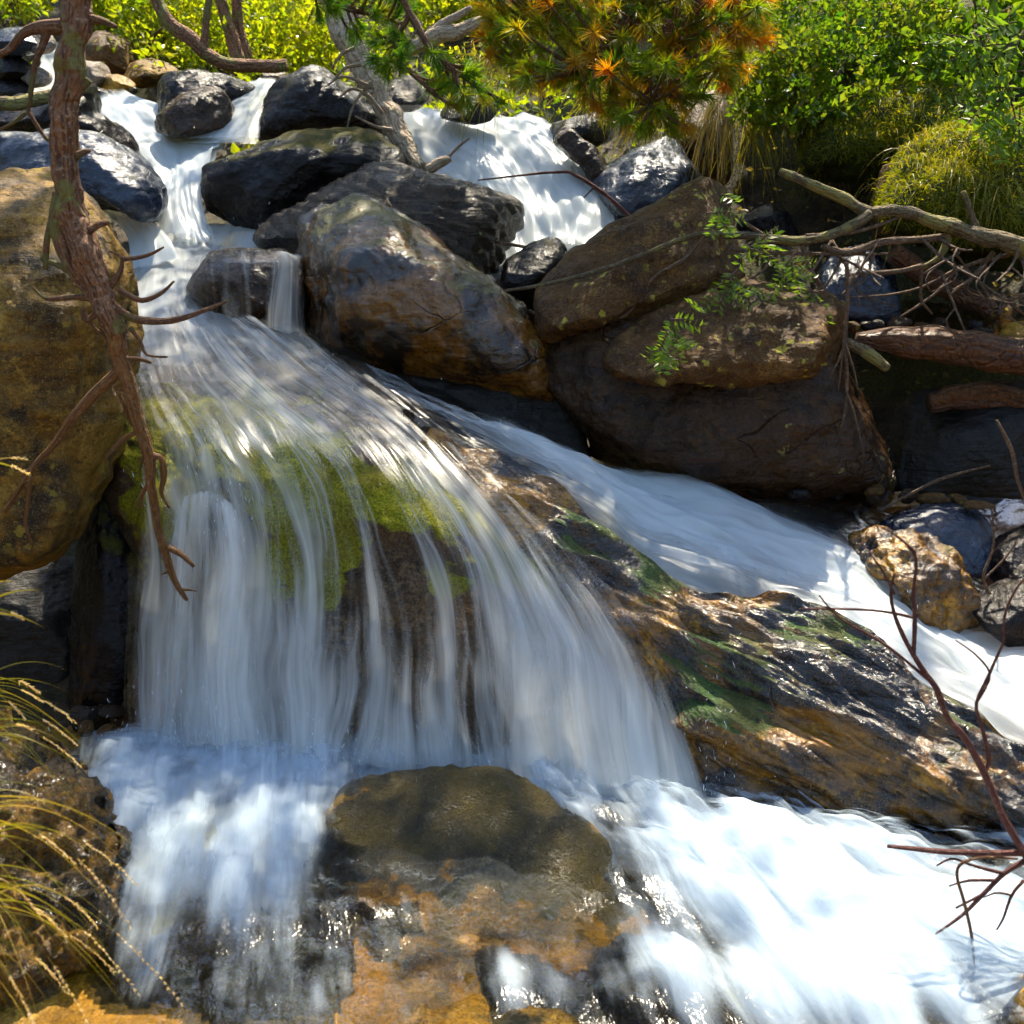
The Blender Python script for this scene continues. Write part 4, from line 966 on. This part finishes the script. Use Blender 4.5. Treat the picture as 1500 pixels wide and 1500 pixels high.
# ================================================================== BRANCHES AND LOGS AT THE RIGHT
t = thing('dead_branch', tuple(P(np.array([1500., 365., 4.6]))), 'big lichened dead branch reaching in from the right over the pool', 'branch')
def Q(Y, *a): return [(x, y, Y, r) for x, y, r in a]
tube('limb', Q(4.6, (1560, 385, 15), (1500, 365, 14), (1450, 350, 13), (1400, 333, 11), (1340, 314, 9), (1300, 308, 9), (1272, 310, 9), (1235, 290, 8), (1190, 270, 7.5), (1140, 250, 6)), M['lichbranch'], t, 12, .02, .25)
for pl in [((1275, 312, 8), (1245, 332, 7.5), (1200, 348, 7), (1150, 352, 6.5), (1090, 345, 6), (1030, 344, 4.5), (985, 355, 4), (930, 378, 3.6), (860, 402, 3.4), (800, 416, 3), (738, 426, 2)),
           ((1030, 345, 3), (1000, 380, 3), (960, 405, 2.5), (935, 440, 2.2), (915, 462, 2), (878, 474, 1.4)),
           ((1205, 360, 4), (1240, 370, 5.5), (1290, 355, 5.5), (1350, 350, 5), (1408, 342, 4)),
           ((1384, 322, 7), (1390, 340, 6), (1384, 362, 6), (1370, 380, 4), (1350, 392, 3)),
           ((1432, 334, 6), (1422, 310, 4.5), (1410, 280, 4)),
           ((1160, 350, 3), (1130, 350, 3), (1070, 312, 2)),
           ((1180, 345, 3), (1250, 340, 3), (1318, 318, 2)),
           ((1172, 348, 3), (1185, 390, 3), (1205, 425, 3), (1212, 465, 2.6), (1225, 500, 1.5)),
           ((1350, 390, 4), (1310, 398, 3.4), (1245, 402, 2)),
           ((1350, 385, 2.6), (1349, 415, 2.5), (1350, 440, 2), (1365, 460, 1.4)),
           ((1480, 372, 3.5), (1430, 385, 2.8), (1400, 398, 2.6), (1370, 430, 2.4), (1318, 464, 1.4)),
           ((1455, 370, 4), (1430, 400, 3.4), (1392, 432, 2)),
           ((1400, 395, 2.4), (1350, 420, 2), (1300, 432, 1.6), (1245, 435, 1)),
           ((1128, 375, 2.6), (1120, 395, 2.2), (1085, 415, 1.6)),
           ((1072, 366, 3.2), (1140, 370, 3), (1220, 372, 2.4), (1300, 372, 1.5)),
           ((1395, 365, 2), (1412, 388, 1.6), (1440, 420, 1.4), (1462, 450, 1)),
           ((1505, 430, 3), (1480, 440, 3), (1462, 462, 2))]:
    tube('twig', [(x, y, 4.55 + .0004 * (x - 1200), r) for x, y, r in pl], M['twig'] if pl[0][2] < 5 else M['lichbranch'], t, 8, .02, .15)
rt = np.random.default_rng(44)
for k in range(16):
    x0, y0 = rt.uniform(1180, 1500), rt.uniform(335, 400); a = rt.uniform(.3, 2.6); L = rt.uniform(50, 130)
    m1 = (x0 + L * .5 * math.cos(a) + rt.normal(0, 8), y0 + L * .42 * math.sin(a) + rt.normal(0, 6)); e1 = (x0 + L * math.cos(a), y0 + L * .8 * math.sin(a))
    tube('twig', [(x0, y0, 4.6, 2.6), (m1[0], m1[1], 4.5, 2.0), (e1[0], e1[1], 4.42 + rt.normal(0, .08), 1.0)], M['twig'], t, 6, .03, .15,
         extra=[[(m1[0], m1[1], 4.5, 1.6), (m1[0] + rt.normal(0, 18), m1[1] + 22, 4.45, 1.2), (m1[0] + rt.normal(0, 28), m1[1] + 44, 4.42, .7)]])
# forked twig hanging down over the slab
t = thing('hanging_twig', tuple(P(np.array([1240., 440., 4.2]))), 'thin forked dry twig hanging down over the brown slab', 'twig')
tube('stem', Q(4.2, (1240, 385, 3), (1242, 440, 3), (1238, 500, 3), (1241, 560, 2.6), (1236, 610, 2.2), (1218, 676, 1.2)), M['twig'], t, 7)
for pl in [((1240, 575, 2), (1252, 610, 1.8), (1268, 675, 1)), ((1237, 505, 2), (1228, 530, 1.6), (1214, 555, 1)), ((1237, 500, 2), (1250, 540, 1.5), (1257, 570, 1)),
           ((1238, 470, 1.6), (1232, 540, 1.5), (1228, 572, 1)), ((1240, 420, 2), (1270, 380, 1.6), (1290, 350, 1))]:
    tube('side_twig', Q(4.18, *pl), M['twig'], t, 6)
tag(tube('fallen_log', Q(4.55, (1255, 495, 8), (1320, 500, 22), (1400, 508, 26), (1480, 520, 27), (1600, 535, 28)), M['log'], seg=18, bumpy=.05), 'thick wet brown log along the edge of the small pool at the right', 'log')
tag(tube('fallen_log', Q(4.65, (1360, 590, 14), (1420, 580, 20), (1500, 590, 22), (1600, 600, 22)), M['log'], seg=16, bumpy=.05), 'darker log in shade below the thick brown log', 'log')
tag(tube('fallen_log', Q(5.0, (1310, 370, 14), (1350, 400, 16), (1400, 430, 16), (1450, 455, 12)), M['log'], seg=14, bumpy=.05), 'sloping grey log in the hollow behind the dead branches', 'log')
tag(tube('fallen_branch', Q(4.4, (1240, 500, 7), (1270, 515, 9), (1300, 540, 7)), M['lichbranch']), 'short stub of wood at the left end of the thick brown log', 'branch')
tag(tube('fallen_twig', Q(4.2, (1290, 748, 2), (1370, 705, 2.6), (1450, 682, 1.6)), M['twig']), 'dark thin stick slanting over the shaded pool at the right', 'twig')
tag(tube('fallen_twig', Q(4.25, (1160, 723, 1.6), (1200, 712, 2.4), (1245, 710, 1.6)), M['redtwig']), 'short reddish stick at the foot of the huge shaded boulder', 'twig')
tag(tube('fallen_twig', Q(3.4, (1460, 615, 2), (1482, 660, 3), (1490, 700, 2.6), (1504, 740, 2.4)), M['twig']), 'pale curved stick at the right edge beside the dark bank', 'twig')
tag(tube('fallen_twig', Q(5.6, (928, 322, 3), (880, 280, 3), (845, 258, 2.6), (815, 252, 2), (700, 264, 1)), M['redtwig'], extra=[Q(5.6, (870, 275, 1.5), (855, 290, 1))]), 'thin red-brown twig crossing the white back cascade', 'twig')
tag(tube('fallen_twig', Q(5.3, (670, 348, 2), (760, 360, 2.4), (850, 385, 1.6)), M['twig']), 'straight thin twig over the layered boulder', 'twig')
tag(tube('driftwood', Q(5.8, (625, 250, 7), (645, 238, 8), (660, 232, 4)), M['palewood'], extra=[Q(5.8, (655, 232, 2), (672, 215, 2), (688, 202, 1.2))]), 'small driftwood piece caught at the left of the back cascade', 'driftwood')

# bare shrub bottom right
t = thing('bare_shrub', tuple(P(np.array([1510., 1260., 2.35]))), 'leafless purple-brown shrub at the lower right in front of the stream', 'shrub')
tube('stem', Q(2.35, (1530, 1300, 7), (1500, 1250, 6.5), (1470, 1195, 6), (1445, 1140, 6), (1415, 1085, 5.5), (1388, 1050, 5), (1372, 1010, 5), (1355, 985, 4.6), (1330, 945, 3.6), (1312, 905, 3), (1305, 870, 2.4), (1310, 840, 1.6)), M['redtwig'], t, 9, .015)
for pl in [((1338, 962, 3.6), (1340, 905, 3.2), (1338, 870, 2.8), (1342, 820, 2.2), (1330, 800, 1.8)), ((1340, 905, 2.4), (1290, 895, 2.2), (1230, 892, 2), (1170, 892, 1.2)),
           ((1370, 1005, 2.8), (1330, 970, 2.4), (1290, 940, 2.2), (1230, 905, 1.8), (1200, 872, 1.2)), ((1442, 1130, 3.4), (1448, 1110, 3.2), (1438, 1065, 3), (1430, 1030, 2.6), (1450, 985, 2.4), (1470, 940, 2)),
           ((1430, 1030, 2), (1450, 990, 1.6), (1430, 960, 1.4), (1400, 938, 1)), ((1470, 940, 2), (1472, 900, 2), (1490, 860, 2), (1520, 830, 2)), ((1310, 870, 2), (1292, 835, 1.6), (1262, 795, 1.2)),
           ((1342, 810, 2), (1320, 790, 1.6), (1292, 772, 1.4)), ((1500, 1250, 6), (1440, 1250, 5), (1370, 1247, 4.5), (1300, 1240, 3)),
           ((1500, 1262, 5), (1470, 1280, 4), (1440, 1310, 3.6), (1410, 1340, 3), (1370, 1368, 1.6)), ((1470, 1280, 3), (1425, 1268, 2.4), (1395, 1258, 2), (1372, 1268, 1.2)),
           ((1460, 1290, 2.6), (1420, 1290, 2.4), (1390, 1298, 1.4)), ((1440, 1310, 2.6), (1400, 1330, 1.6)), ((1500, 1290, 3), (1482, 1312, 2.4), (1470, 1345, 2), (1460, 1362, 1.2)), ((1482, 1312, 2), (1460, 1308, 1.6), (1440, 1315, 1))]:
    tube('twig', Q(2.35, *pl), M['redtwig'], t, 7, .015)
tag(tube('fallen_twig', Q(2.3, (1490, 1258, 2), (1440, 1256, 2.4), (1408, 1265, 2.6), (1402, 1285, 2.6), (1412, 1320, 2.6), (1424, 1375, 2.6), (1428, 1434, 1.6)), M['deadwood']), 'orange-red twig hooked downward into the foam at the lower right', 'twig')
tag(tube('fallen_twig', Q(3.7, (1450, 870, 3), (1440, 845, 2.5), (1455, 800, 2), (1453, 745, 1.4)), M['twig'], extra=[Q(3.7, (1440, 850, 2), (1475, 815, 1.6), (1490, 790, 1))]), 'thin upright dry twig beside the gold mossy rock', 'twig')

# ================================================================== PINE, SHRUBS, LEAVES
def pine(label, limbs, poly, n, Y, dy, seed, mats, cones=(), needle=.085, group='pine boughs over the stream', per=80):
    r_ = np.random.default_rng(seed)
    pts = in_poly(poly, n, r_); Ys = Y + r_.normal(0, dy, n)
    C = P(np.column_stack([pts, Ys]))
    t = thing('pine_bough', tuple(P(np.array([limbs[0][0][0], limbs[0][0][1], Y]))), label, 'pine', group)
    L3 = [P(np.array([p[:3] for p in l], float)) for l in limbs]
    owner = np.array([int(np.argmin([np.linalg.norm(cr(l, 30) - c, axis=1).min() for l in L3])) for c in C])
    for k, l in enumerate(limbs):
        sel = np.where(owner == k)[0]
        dl = cr(np.array(l, float), 40); W = P(dl[:, :3])
        ex = []
        for i in sel:
            j = int(np.argmin(np.linalg.norm(W - C[i], axis=1))); j = max(0, j - 4)
            a = np.array([dl[j, 0], dl[j, 1], dl[j, 2], 2.2]); bb = np.array([pts[i, 0], pts[i, 1], Ys[i], 1.4])
            m_ = (a + bb) / 2 + np.array([0, 5, 0, 0])
            ex.append([tuple(a), tuple(m_), tuple(bb)])
        br = tube('branch', [tuple(p) for p in l], M['bark'], t, 6, .05, extra=ex)
        if len(sel) == 0: continue
        ax = unit(C[sel] - W[[max(0, int(np.argmin(np.linalg.norm(W - C[i], axis=1))) - 4) for i in sel]] + np.array([0, 0, .03]))
        m = len(sel)
        D = unit(ax[:, None, :] * 1.05 + r_.normal(0, .58, (m, per, 3)) + np.array([0, 0, -.12]))
        rt = C[sel][:, None, :] - ax[:, None, :] * (r_.uniform(0, 1, (m, per, 1)) * .07)
        V, F, cv = ribbons(rt.reshape(-1, 3), D.reshape(-1, 3), needle * r_.uniform(.7, 1.15, m * per), .0042, r_, .12, 3)
        base = np.clip(r_.beta(2.0, 2.0, m) * 1.1 + .04 * r_.normal(size=m), 0, 1)
        cv = np.clip(np.repeat(base, per * 6) * .8 + cv * .25, 0, 1)
        mesh_obj('needles', V, F, M[mats], br, attrs={'cv': cv}, smooth=False)
    for (x, y, yy, s) in cones:
        cone(x, y, yy, s, t)
    return t
def cone(x, y, Y, s, par):
    c = P(np.array([x, y, Y])); R_ = s / FPX * Y; V, F = [], []; n = 0
    for k in range(9):
        for a in range(8):
            th = a * .785 + k * .4; f = k / 8; rr = R_ * math.sin(.35 + f * 2.5) ; zz = R_ * 1.15 * (1 - 2 * f)
            d = np.array([math.cos(th), math.sin(th), .25]); sd = np.array([-math.sin(th), math.cos(th), 0]); w_ = R_ * .33
            p0 = c + np.array([0, 0, zz]) + d * rr * .45; p1 = c + np.array([0, 0, zz + R_ * .1]) + d * rr * 1.05
            q = [p0 - sd * w_ * .6, p0 + sd * w_ * .6, p1 + sd * w_ * .7, p1 - sd * w_ * .7, (p0 + p1) / 2 + np.array([0, 0, R_ * .22]), p1 + np.array([0, 0, -R_ * .12])]
            V += q; F += [(n, n + 1, n + 4), (n + 1, n + 2, n + 4), (n + 2, n + 3, n + 4), (n + 3, n, n + 4), (n, n + 3, n + 5), (n + 3, n + 2, n + 5), (n + 2, n + 1, n + 5), (n + 1, n, n + 5)]; n += 6
    mesh_obj('pine_cone', np.array(V), F, M['bark'], par, smooth=False)
pine('broad pine bough with rusty needles and two cones hanging in from the top',
     [[(1000, -90, 5.3, 9), (960, -20, 5.2, 7), (900, 60, 5.1, 5), (840, 110, 5.1, 3)], [(1040, -90, 5.3, 9), (1000, 40, 5.2, 6), (970, 110, 5.1, 4), (950, 160, 5.0, 2.5)],
      [(1090, -90, 5.3, 8), (1070, 20, 5.2, 6), (1060, 90, 5.2, 4)], [(860, -90, 5.4, 8), (820, 0, 5.3, 6), (770, 60, 5.3, 4), (740, 90, 5.3, 3)]],
     [(690, -60), (1130, -60), (1118, 90), (1065, 125), (1005, 195), (935, 190), (870, 160), (830, 130), (760, 125), (705, 70)], 380, 5.15, .22, 31, 'needledry',
     cones=((978, 42, 4.95, 9), (1021, 11, 4.95, 8), (990, 20, 5.0, 7)))
pine('green low pine bough dipping towards the back cascade',
     [[(560, -90, 5.6, 6), (600, 20, 5.6, 5), (650, 90, 5.5, 4), (700, 125, 5.5, 3), (740, 150, 5.5, 2)], [(600, 20, 5.6, 4), (580, 80, 5.6, 3), (640, 140, 5.5, 2)]],
     [(520, 60), (580, 40), (650, 70), (720, 110), (750, 140), (740, 170), (690, 160), (640, 165), (600, 120), (540, 110)], 44, 5.55, .12, 33, 'needle')
pine('dark pine sprigs at the top centre in front of the pale trunk',
     [[(420, -80, 5.8, 6), (480, 0, 5.8, 4), (540, 20, 5.8, 3), (590, 35, 5.8, 2)]],
     [(430, -30), (620, -30), (600, 40), (540, 60), (500, 50), (470, 30)], 34, 5.8, .15, 35, 'needle')

def shrub(name, label, poly, n, Y, dy, mat, size, per, seed, width=.28, stems=6, cat='shrub', group=None, spread=.05, stem_to=None):
    r_ = np.random.default_rng(seed)
    pts = in_poly(poly, n, r_); Ys = Y + r_.normal(0, dy, n)
    C = P(np.column_stack([pts, Ys]))
    # thin the volume so gaps show through
    keep = fbm(C * 2.6 + seed, 3) > -.12; C = C[keep]; pts = pts[keep]; Ys = Ys[keep]
    pl = np.array(poly, float); bx, by = (stem_to or (pl[:, 0].mean(), pl[:, 1].max() - 5))
    t = thing(name, tuple(P(np.array([bx, by, Y]))), label, cat, group)
    V, F, cv = rosettes(C, per, size, width, r_, spread)
    mesh_obj('foliage', V, F, M[mat], t, attrs={'cv': cv}, smooth=False)
    ex = []
    for k in range(stems):
        i = int(r_.integers(len(pts))); a = np.array([bx, by, Y]); e = np.array([pts[i, 0], pts[i, 1], Ys[i]]); mm = (a + e) / 2 + np.array([r_.normal(0, 12), r_.normal(0, 8), 0])
        ex.append([tuple(a) + (3.0,), tuple(mm) + (2.2,), tuple(e) + (1.0,)])
    tube('stem', ex[0], M['twig'], t, 6, .05, extra=ex[1:])
    return t
GB = 'glossy bushes on the right bank'
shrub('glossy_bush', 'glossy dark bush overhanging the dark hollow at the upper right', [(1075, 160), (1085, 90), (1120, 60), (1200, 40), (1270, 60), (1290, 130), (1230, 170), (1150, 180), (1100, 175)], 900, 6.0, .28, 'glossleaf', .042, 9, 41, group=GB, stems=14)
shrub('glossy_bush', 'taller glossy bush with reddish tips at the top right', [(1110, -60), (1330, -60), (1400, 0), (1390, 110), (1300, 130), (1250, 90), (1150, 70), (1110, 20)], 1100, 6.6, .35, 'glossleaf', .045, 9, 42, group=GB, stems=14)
shrub('leafy_bush', 'dark green leafy bush above the shaded mossy mound', [(1330, 130), (1350, -60), (1600, -60), (1600, 180), (1480, 200), (1400, 170)], 520, 6.7, .4, 'forest', .075, 8, 43, stems=10)
BS = 'bright shrubs on the far bank'
for k, (poly, lb) in enumerate([
        ([(175, 95), (165, 20), (190, -40), (250, -40), (262, 30), (255, 95)], 'bright yellow-green shrub on the far bank left of the crooked tree'),
        ([(255, 100), (250, 10), (290, -40), (330, -40), (335, 60), (315, 100)], 'bright shrub behind the crooked thin tree'),
        ([(365, 100), (360, 0), (400, -40), (450, -30), (452, 60), (420, 108)], 'bright shrub right of the paired thin trunks'),
        ([(430, 110), (435, 30), (470, 0), (500, 20), (500, 100)], 'small bright shrub left of the leaning pale trunk'),
        ([(-60, 30), (-60, -60), (80, -60), (60, 20)], 'sunlit shrub in the top left corner'),
        ([(130, 35), (140, -50), (200, -50), (190, 30)], 'green shrub above the mossy brown boulder'),
        ([(600, 20), (590, -60), (720, -60), (715, 20), (660, 30)], 'pale sunlit shrub at the top centre behind the twisted log')]):
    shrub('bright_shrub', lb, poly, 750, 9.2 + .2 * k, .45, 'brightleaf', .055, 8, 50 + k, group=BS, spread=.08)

# pinnate rowan sprays
def rowan(name, label, sprays, Y, seed, leaf=.042, cat='sapling', group=None, stemmat='twig'):
    r_ = np.random.default_rng(seed); parts = []; ex = []
    for (x0, y0, x1, y1) in sprays:
        a = P(np.array([x0, y0, Y + r_.normal(0, .05)])); e = P(np.array([x1, y1, Y - .05 + r_.normal(0, .06)]))
        ax = unit((e - a)[None])[0]; sd = unit(np.cross(ax, np.array([.2, -.8, .5]) + r_.normal(0, .25, 3))[None])[0]
        L = np.linalg.norm(e - a); n = max(4, int(L / (leaf * .42)))
        tt = np.linspace(.2, 1, n)
        for s in (-1, 1):
            C = a + (e - a) * tt[:, None]; C[:, 2] -= .15 * L * tt ** 2
            D = unit(sd[None] * s + ax[None] * .55 + r_.normal(0, .16, (n, 3)))
            V, F = leaves_mesh(C, D, leaf * r_.uniform(.75, 1.1, n) * (1 - .35 * np.abs(tt - .5)), .2, r_, .5)
            parts.append((V, F, np.repeat(np.clip(r_.normal(.5, .2, n), 0, 1), 4)))
        ex.append([(x0, y0, Y, 1.4), ((x0 + x1) / 2, (y0 + y1) / 2 - 2, Y - .02, 1.1), (x1, y1, Y - .05, .7)])
    c = P(np.array([sprays[0][0], sprays[0][1], Y]))
    t = thing(name, tuple(c), label, cat, group)
    V, F, cv = join(parts); mesh_obj('foliage', V, F, M['rowan'], t, attrs={'cv': cv}, smooth=False)
    tube('stem', ex[0], M[stemmat], t, 5, .03, extra=ex[1:])
    return t
r_ = np.random.default_rng(3)
def fan(x, y, n, L, a0, a1):
    return [(x + r_.normal(0, L * .25), y + r_.normal(0, L * .25), 0, 0)[:2] + (x + L * math.cos(a) * r_.uniform(.7, 1.2), y + L * math.sin(a) * r_.uniform(.7, 1.2)) for a in np.linspace(a0, a1, n)]
RW = 'green rowan sprigs on the rocks'
rowan('rowan_sprig', 'bright green leafy sprig hanging over the front of the lichen slab', fan(985, 470, 5, 42, -.6, 2.0) + fan(970, 505, 4, 30, 1.0, 2.6), 4.05, 61, group=RW)
rowan('rowan_sprig', 'leafy green sprig at the right edge of the brown boulder', fan(1050, 310, 4, 36, -.8, 1.8) + fan(1072, 415, 5, 42, .2, 2.6), 4.3, 62, group=RW)
rowan('rowan_sprig', 'feathery green sprig between the brown boulder and the branches', fan(1110, 345, 5, 44, -.4, 2.2) + fan(1150, 390, 6, 44, -.3, 2.2) + fan(1180, 440, 4, 34, .6, 2.0), 4.35, 63, group=RW)
rowan('rowan_bough', 'rowan bough with pale sunlit leaves at the upper right edge', fan(1440, 60, 6, 60, 1.6, 3.4) + fan(1480, 110, 7, 70, 1.4, 3.6) + fan(1500, 50, 5, 60, 2, 3.6) + fan(1450, 150, 6, 60, .8, 3.2) + fan(1500, 180, 5, 50, 1.2, 3.2), 5.1, 64, .07, 'rowan')

# grasses
def tuft(name, label, roots, n, L, Y, seed, dirv, droop, mat='grass', wd=.005, heads=0, group=None, cat='grass', dsp=.3):
    r_ = np.random.default_rng(seed)
    rp = np.array(roots, float); k = r_.integers(len(rp), size=n)
    C = P(np.column_stack([rp[k] + r_.normal(0, 8, (n, 2)), np.full(n, Y) + r_.normal(0, .06, n)]))
    D = unit(np.array(dirv)[None] + r_.normal(0, dsp, (n, 3)))
    Ls = L * r_.uniform(.5, 1.1, n)
    V, F, cv = ribbons(C, D, Ls, wd, r_, droop, 14)
    t = thing(name, tuple(C.mean(0)), label, cat, group)
    mesh_obj('blades', V, F, M[mat], t, attrs={'cv': cv}, smooth=False)
    if heads:
        for i in range(heads):
            tt = np.linspace(.72, 1.0, 16); p = C[i] + D[i] * (Ls[i] * tt)[:, None]; p[:, 2] -= droop * Ls[i] * tt ** 2.2
            tg = unit(np.gradient(p, axis=0)); d = unit(np.repeat(tg, 3, 0) + r_.normal(0, .28, (48, 3)))
            Vh, Fh = leaves_mesh(np.repeat(p, 3, 0), d, .009, .13, r_)
            mesh_obj('seed_head', Vh, Fh, M['seed'], t, attrs={'cv': np.repeat(r_.uniform(0, 1, 48), 4)}, smooth=False)
    return t
GT = 'grass tufts on the left bank'
tuft('grass_tuft', 'long arching grass with pale seed heads at the lower left edge', [(-60, 1190), (-50, 1230), (-70, 1290), (-60, 1340)], 26, .40, 1.75, 71, (.9, -.1, .42), .75, 'grass', .0026, heads=7, group=GT)
tuft('grass_tuft', 'yellow grass tuft at the left edge beside the dark rock face', [(-50, 1010), (-60, 1040), (-40, 1080)], 34, .27, 2.1, 72, (.9, -.1, .25), .55, 'grass', .0026, heads=8, group=GT)
tuft('grass_tuft', 'sunlit drooping grass in the bottom left corner', [(-60, 1380), (-40, 1330), (-60, 1300)], 30, .26, 1.65, 73, (.75, -.1, .3), 1.0, 'grass', .0026, heads=6, group=GT)
tuft('grass_tuft', 'single yellow stalks at the left edge before the tan boulder', [(-40, 680), (-30, 890)], 7, .14, 2.0, 74, (.9, 0, .1), .3, heads=3, group=GT)
HG = 'hanging grass on the right bank'
tuft('hanging_grass', 'dry straw-coloured grass hanging down beside the brown rock face', [(1050, 150), (1040, 160), (1060, 155)], 70, .42, 6.2, 75, (-.12, -.3, -.5), .55, 'drygrass', .006, group=HG, dsp=.14)
tuft('hanging_grass', 'green grass fringe hanging under the glossy bush', [(1080, 160), (1110, 165), (1140, 165), (1180, 170), (1210, 200)], 170, .3, 6.3, 76, (0, -.4, -.3), .7, 'grass', .006, group=HG)
tuft('hanging_grass', 'green grass fringe under the pine bough beside the back cascade', [(860, 140), (900, 150), (940, 165), (970, 180), (720, 100), (700, 90)], 200, .34, 6.6, 77, (-.1, -.5, -.1), .8, 'grass', .007, group=HG)

# ================================================================== WOOD BEHIND AND AROUND
def undergrowth():
    r_ = np.random.default_rng(90); n = 6500
    x = r_.uniform(-9, 9, n); y = r_.uniform(7.6, 15, n)
    ok = ~((np.abs(x - np.interp(y, [6, 10, 15], [-1.2, -4.0, -6])) < .5)); x, y = x[ok], y[ok]
    z = np.array([gz(a, c) for a, c in zip(x, y)]) + r_.uniform(0, .5, len(x))
    V, F, cv = rosettes(np.stack([x, y, z], -1), 8, .065, .3, r_, .09, .5)
    tag(mesh_obj('undergrowth', V, F, M['brightleaf'], attrs={'cv': cv}, smooth=False), 'leafy undergrowth covering the slope behind the stream', 'undergrowth', kind='stuff')
undergrowth()
def wood_tree(x, y, h, cr_, seed, label, n=900, low=.35, mat='forest'):
    r_ = np.random.default_rng(seed); z0 = gz(x, y)
    t = thing('forest_tree', (x, y, z0), label, 'tree', 'trees standing around the stream')
    q = r_.normal(size=(n, 3)); q = unit(q) * (r_.uniform(0, 1, (n, 1)) ** .45)
    q = q * np.array([cr_, cr_, h * (1 - low) / 2]) + np.array([x, y, z0 + h * (1 + low) / 2])
    keep = fbm(q * .9 + seed, 3) > -.08
    V, F, cv = rosettes(q[keep], 11, .22, .32, r_, .25)
    mesh_obj('crown', V, F, M[mat], t, attrs={'cv': cv}, smooth=False)
    k = 14; zz = np.linspace(-.3, h * .85, k); th = np.linspace(0, 2 * math.pi, 10, endpoint=False); rr = .16 * (1 - zz / (h * 1.05))
    cx = x + perlin(np.stack([zz * .4, zz * 0 + seed, zz * 0], -1)) * .4
    W = np.stack([cx[:, None] + np.cos(th) * rr[:, None], y + np.sin(th) * rr[:, None], z0 + zz[:, None] + 0 * th], -1)
    mesh_obj('trunk', W.reshape(-1, 3), grid_faces(k, 10, True), M['bark'], t, uv=np.zeros((k * 10, 2)))
WT = [(-6.5, 5, 9, 2.4, 'dark leafy tree far outside left of the tan boulder'), (6.5, 6, 9, 2.6, 'dark leafy tree far outside right of the mossy mound'),
      (-6.5, 13, 7, 2.6, 'tall leafy tree on the slope behind at the left'), (-2.5, 17, 6, 2.5, 'tall leafy tree on the slope behind the bright shrubs'),
      (2.5, 16, 5.5, 2.6, 'tall leafy tree on the slope behind the glossy bushes'), (8, 15, 7, 3, 'tall leafy tree on the far slope at the right'),
      (-7, -2, 9, 3, 'leafy tree behind the viewer at the left'), (7, -2, 9, 3, 'leafy tree behind the viewer at the right'), (0, -7, 10, 3.5, 'leafy tree straight behind the viewer')]
for k, (x, y, h, c, lb) in enumerate(WT):
    wood_tree(x, y, h, c, 200 + k, lb)
